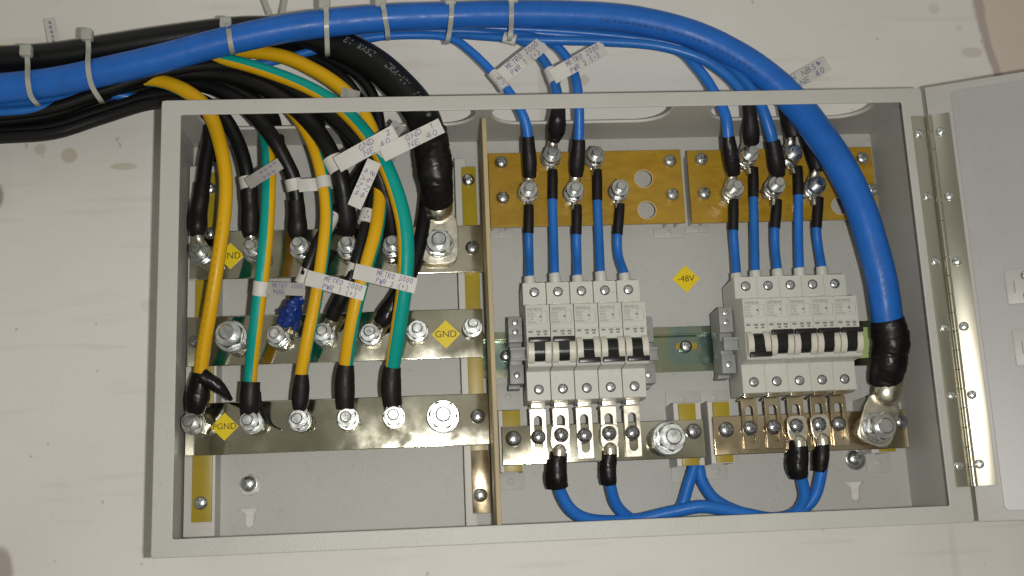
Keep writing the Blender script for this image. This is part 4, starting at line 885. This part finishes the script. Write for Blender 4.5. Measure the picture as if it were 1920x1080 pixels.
# --- bottom wires between the two lower bars
def btm(label, pts, sh, lugc, tow, shm='tape', rp=.0074, extra_sh=()):
    lg = []
    for (px, py), tw_, rr in zip(lugc, tow, (rp,) * 4):
        c = at(px, py, YC - .0050); p = at(*tw_); lg.append(('big', c, xzdir(c, p), rr, .0085, .0050, .004, YC - .0052, .0016))
    cable('blue_link_cable', label, 'cable', pts, 'blue2', 'blue cables linking the lower busbars', shrinks=[(s, shm, dict(lump=.12, flap=.22)) for s in sh], lugs=lg, n=22)
YL = YC - .002
btm('long blue cable from the second left-row tab along the cabinet floor',
    [(1047, 890, YL, 22), (1052, 925, YL + .004, 23), (1075, 960, .068, 24), (1115, 976, .072, 24), (1185, 976, .072, 24), (1260, 960, .070, 24), (1320, 950, .068, 25), (1390, 962, .068, 24), (1455, 972, .068, 23), (1500, 958, .070, 22), (1528, 930, .066, 22), (1540, 885, YL + .002, 22), (1542, 860, YL, 20)],
    [[(1048, 848, YL, 33), (1046, 868, YL, 36), (1045, 895, YL, 37), (1048, 914, YL + .002, 34)], [(1541, 824, YL, 26), (1541, 850, YL, 27), (1540, 872, YL + .001, 26), (1539, 884, YL + .002, 24)]],
    [(1051, 815), (1538, 795)], [(1048, 850, YL), (1541, 828, YL)], rp=.0074)
btm('blue cable hanging from the fourth tab of the left row',
    [(1143, 880, YL, 20), (1146, 915, YL + .003, 21), (1158, 950, .070, 22), (1190, 975, .078, 22), (1240, 974, .080, 22), (1274, 955, .080, 22), (1292, 905, .076, 22), (1305, 862, .072, 22), (1308, 835, .070, 18)],
    [[(1143, 846, YL, 28), (1142, 870, YL, 29), (1142, 892, YL, 28), (1144, 907, YL + .002, 24)]], [(1143, 812)], [(1143, 846, YL)], rp=.0070)
btm('blue cable rising from the floor to the third tab of the right row',
    [(1302, 838, .072, 18), (1308, 866, .074, 22), (1318, 905, .076, 22), (1345, 940, .078, 23), (1400, 965, .078, 24), (1450, 972, .076, 23), (1490, 962, .072, 22), (1508, 935, .066, 22), (1505, 905, YL + .003, 22), (1499, 880, YL, 20)],
    [[(1496, 826, YL, 34), (1497, 850, YL, 38), (1497, 875, YL, 37), (1501, 895, YL + .002, 28)]], [(1495, 798)], [(1496, 828, YL)], rp=.0078)
# ================================================================== cable ties
def tie(label, pts, yf, yb, hd=None, wpx=9, tail=None):
    ps = [at(px, py, yy) for (px, py), yy in zip(pts, yf)]; bk = [at(px, py, yb) for (px, py) in reversed(pts)]
    loop = ps + bk; n = len(loop); N = 8; sm = []
    for i in range(n):
        a, b, c, d = loop[i - 1], loop[i], loop[(i + 1) % n], loop[(i + 2) % n]
        for k in range(N):
            t = k / N; sm.append(.5 * ((2 * b) + (c - a) * t + (2 * a - 5 * b + 4 * c - d) * t * t + (3 * b - a - 3 * c + d) * t ** 3))
    ctr = sum(sm, Vector()) / len(sm); ax = (at(pts[0][0] + 50, pts[0][1] - 8, yf[0]) - at(pts[0][0], pts[0][1], yf[0])).normalized()
    wd = wpx * mpp(ps[0]) / 2; vs = []; fs = []; m = len(sm)
    for i, p in enumerate(sm):
        o = (p - ctr); o -= ax * o.dot(ax); o.normalize()
        vs += [p - ax * wd - o * .0006, p - ax * wd + o * .0006, p + ax * wd + o * .0006, p + ax * wd - o * .0006]
    for i in range(m):
        j = (i + 1) % m
        for k in range(4): fs.append((i * 4 + k, i * 4 + (k + 1) % 4, j * 4 + (k + 1) % 4, j * 4 + k))
    t = thing('cable_tie', label, 'cable tie', ps[0], 'cable ties round the bundle')
    me = mesh(vs, fs); bm = bmesh.new(); bm.from_mesh(me); bmesh.ops.recalc_face_normals(bm, faces=bm.faces); bm.to_mesh(me); bm.free(); smooth(me, 40)
    part('strap', me, M['nylon'], t)
    h = at(*(hd or pts[0]), yf[0] - .003); s = .0045
    part('head', smbm(box(h.x - s, h.x + s * .9, h.y - .0035, h.y + .0035, h.z - s, h.z + s, bev=.0016, seg=3)), M['nylon'], t)
    if tail:
        a = at(*tail[0], yf[0]); b = at(*tail[1], yf[0] + .01); dd = (b - a).normalized(); sd = dd.cross(Vector((0, 1, 0))).normalized() * .0016; up = Vector((0, .0005, 0))
        q = [a - sd - up, a + sd - up, a + sd + up, a - sd + up, b - sd - up, b + sd - up, b + sd + up, b - sd + up]
        part('tail', mesh(q, [(0, 1, 2, 3), (7, 6, 5, 4), (0, 4, 5, 1), (1, 5, 6, 2), (2, 6, 7, 3), (3, 7, 4, 0)]), M['nylon'], t)
tie('leftmost cable tie round the thick black and blue cables', [(50, 92), (52, 120), (52, 150), (58, 180), (72, 198)], (.040, .037, .024, .032, .045), .086, (50, 96))
tie('second cable tie from the left, head on top of the thick black cable', [(164, 64), (166, 90), (165, 125), (172, 160), (190, 190)], (.040, .037, .022, .030, .045), .086, (164, 66))
tie('cable tie whose head sits between the thick black and blue cables', [(422, 40), (428, 52), (431, 75), (436, 100)], (.036, .026, .018, .032), .078, (424, 44))
tie('cable tie where the thick black cable dives under the blue one', [(609, 6), (612, 25), (612, 45), (613, 72), (614, 102)], (.028, .021, .019, .026, .040), .080, (609, 8))
tie('cable tie right of the diving black cable, above the cabinet', [(714, 2), (720, 18), (722, 34), (726, 55), (727, 73)], (.030, .023, .021, .030, .042), .080, (714, 3))
tie('cable tie where the first blue wire leaves the bundle', [(845, -4), (847, 15), (846, 32), (843, 58), (838, 80)], (.032, .026, .024, .034, .044), .078, (845, 0))
tie('rightmost cable tie, above the white wire marker', [(960, -4), (959, 12), (959, 30), (958, 55), (955, 76)], (.034, .029, .026, .038, .046), .078, (962, -4))
for a, b, lb_ in (((484, -30), (507, 28), 'loose tie tail rising above the bundle, leaning left'), ((540, -30), (530, 26), 'loose tie tail rising above the bundle, nearly upright')):
    pa = at(*a, .075); pb = at(*b, .062); dd = (pb - pa).normalized(); sd = dd.cross(Vector((0, 1, 0))).normalized() * .0021; up = Vector((0, .0005, 0))
    q = [pa - sd - up, pa + sd - up, pa + sd + up, pa - sd + up, pb - sd - up, pb + sd - up, pb + sd + up, pb - sd + up]
    tag(part('tie_tail', mesh(q, [(0, 1, 2, 3), (7, 6, 5, 4), (0, 4, 5, 1), (1, 5, 6, 2), (2, 6, 7, 3), (3, 7, 4, 0)]), M['nylon']), lb_, 'cable tie', 'loose tie tails')
# ================================================================== paper tags
def flag(label, a, b, wpx, ya, yb, lines=None, wrap=None, m='paper', curl=.003, u0=.3, u1=.95, h=.34, thick=.04, flip=False, fold=0, group='handwritten paper tags on the cables'):
    """a strip from pixel a to pixel b (centre line), wpx wide, with a sleeve round the cable at its start"""
    A_, B_ = at(*a, ya), at(*b, yb); dv_ = Vector((b[0] - a[0], b[1] - a[1])).normalized(); nn = Vector((dv_.y, -dv_.x))
    if nn.y > 0: nn = -nn        # towards the top of the photo
    def P_(u, v):
        px = a[0] + (b[0] - a[0]) * u + nn.x * (v - .5) * wpx; py = a[1] + (b[1] - a[1]) * u + nn.y * (v - .5) * wpx
        return at(px, py, ya + (yb - ya) * u - curl * math.sin(math.pi * u) + .0006 * math.sin(u * 9 + v * 2) + fold * .0015 * max(0, .25 - u))
    t = thing('paper_tag', label, 'paper tag', A_, group)
    nu, nv = 16, 4; vs = []; fs = []
    for off in (0, .00035):
        for i in range(nu + 1):
            for j in range(nv + 1): vs.append(P_(i / nu, j / nv) + Vector((0, off, 0)))
    K = (nu + 1) * (nv + 1)
    for i in range(nu):
        for j in range(nv):
            q = i * (nv + 1) + j; fs.append((q, q + 1, q + nv + 2, q + nv + 1)); fs.append((K + q, K + q + nv + 1, K + q + nv + 2, K + q + 1))
    def side(l):
        for x, y in zip(l, l[1:]): fs.append((x, y, K + y, K + x))
    side([i * (nv + 1) for i in range(nu + 1)]); side([i * (nv + 1) + nv for i in range(nu, -1, -1)]); side([nu * (nv + 1) + j for j in range(nv + 1)]); side([j for j in range(nv, -1, -1)])
    part('flag', mesh(vs, fs, sm=50), M[m], t)
    if wrap: part('sleeve', tube(Path(wrap, 4), 20), M['paper'], t)
    if lines:
        L_ = (Vector(b) - Vector(a)).length
        me = strokes(lines, lambda u, v: P_(u, v) + Vector((0, -.00025, 0)), h=h, u0=u0, u1=u1, aspect=L_ / wpx, thick=thick)
        if me: part('handwriting', me, M['ink'], t)
    return t
flag('white tag METRO 2000 PWR 1 (-) above the cabinet', (932, 150), (1020, 80), 30, .040, .046, ['METRO 2000', 'PWR 1 (-)'], [(924, 137, .0435, 22), (942, 158, .0415, 22)], curl=.006, u0=.25, u1=.92)
flag('longer white tag METRO 2000 PWR 2 (-), right of its PWR 1 twin', (1036, 144), (1134, 88), 29, .034, .044, ['METRO 2000', 'PWR 2 (-)'], [(1031, 131, .043, 24), (1041, 156, .040, 24)], curl=.004, u0=.3, u1=.92)
flag('white tag GND 2 NE 40 crossing the cables at the left', (632, 309), (742, 248), 31, .010, .004, ['GND  2', 'NE 40'], [(622, 295, .032, 37), (636, 322, .033, 37)], u0=.4, u1=.95)
flag('white tag GND 1 NE 40 reaching over the thick black cable', (716, 290), (828, 235), 29, .004, .004, ['GND 1', 'NE 40'], [(712, 282, .0178, 34), (727, 306, .0170, 34)], u0=.42, u1=.92)
flag('white tag hanging steeply down below the GND 1 tag', (664, 388), (702, 302), 27, .014, .008, ['~NV~', '~N98'], None, u0=.22, u1=.85)
flag('white tag on the second black cable, pointing up to the right', (464, 345), (526, 306), 23, .024, .014, ['~~~~', '~~~'], [(462, 332, .044, 30), (466, 354, .045, 30)], m='paperback', u0=.4)
flag('folded white tag on the third black cable', (560, 348), (618, 344), 24, .036, .040, ['~~~'], [(549, 336, .0425, 32), (554, 358, .0445, 32)], u0=.65, u1=.95)
flag('short white tag round the thin yellow and green cable', (600, 344), (626, 342), 22, .0335, .036, None, [(606, 333, .034, 29), (610, 354, .034, 29)], u0=.5)
flag('beige tag on the mostly green cable just above the middle bar', (500, 540), (572, 543), 24, .024, .020, ['METRO 2000', '~GND'], [(491, 527, .027, 31), (488, 554, .030, 31)], m='paperback', u0=.15, u1=.95, curl=.001)
flag('white tag METRO 2000 PWR 1 (+) above the middle bar', (574, 520), (684, 550), 29, .022, .020, ['METRO 2000', 'PWR 1 (+)'], [(578, 505, .0375, 30), (566, 532, .040, 29)], u0=.3, u1=.95)
flag('white tag METRO 2000 PWR 2 (+) crossing the green cable', (664, 508), (780, 536), 29, .014, .008, ['METRO 2000', 'PWR 2 (+)'], [(668, 495, .036, 29), (658, 522, .0385, 29)], u0=.36, u1=.95)
flag('grey tag end poking up behind the GND 2 tag', (722, 266), (750, 232), 26, .030, .024, ['~~~'], None, m='paperback', u0=.1)
flag('small white tag against the wall above the thick black cable', (104, 92), (92, 34), 22, .088, .092, ['~~~~~'], None, u0=.2, u1=.95, curl=.001)
flag('white tag with NE 40 sticking out behind the thick blue cable', (1470, 165), (1552, 118), 30, .080, .090, ['N NBS~', '~NE 40'], [(1455, 168, .056, 24), (1466, 186, .054, 24)], curl=.001, u0=.22, u1=.9)
flag('grey folded tag end just above the rim over the left section', (640, 172), (674, 180), 18, .034, .030, None, None, m='paperback', curl=.0)
def marker(label, wrap, lines=None):
    t = thing('wire_marker', label, 'wire marker', at(*wrap[0][:3]), 'white wire markers'); P = Path(wrap, 5); part('sleeve', tube(P, 20), M['paper'], t)
    if lines:
        L_ = P.l[-1]; r = P.r[0]
        me = strokes(lines, lambda u, v: P.at(u * L_, -(v - .5) * 1.6, .0001), h=.5, u0=.1, u1=.9, aspect=L_ / (1.6 * r), thick=.09, jit=.08)
        if me: part('handwriting', me, M['ink'], t)
marker('white marker round the black cable above the left middle bar', [(626, 402, .0430, 26), (610, 432, .0402, 27)], ['~~'])
marker('white marker round the black cable above the PWR 2 (+) tag', [(692, 396, .0398, 30), (685, 420, .0382, 30)], ['A~'])
marker('white marker round the blue wires under the rightmost tie', [(945, 70, .050, 22), (968, 76, .049, 22)], ['~K~'])
marker('white marker round the first blue wire just above the rim', [(934, 147, .0424, 22), (948, 168, .0402, 22)], ['S~'])
marker('white marker round the yellow cable just under the rim', [(671, 198, .040, 30), (680, 214, .040, 30)], None)
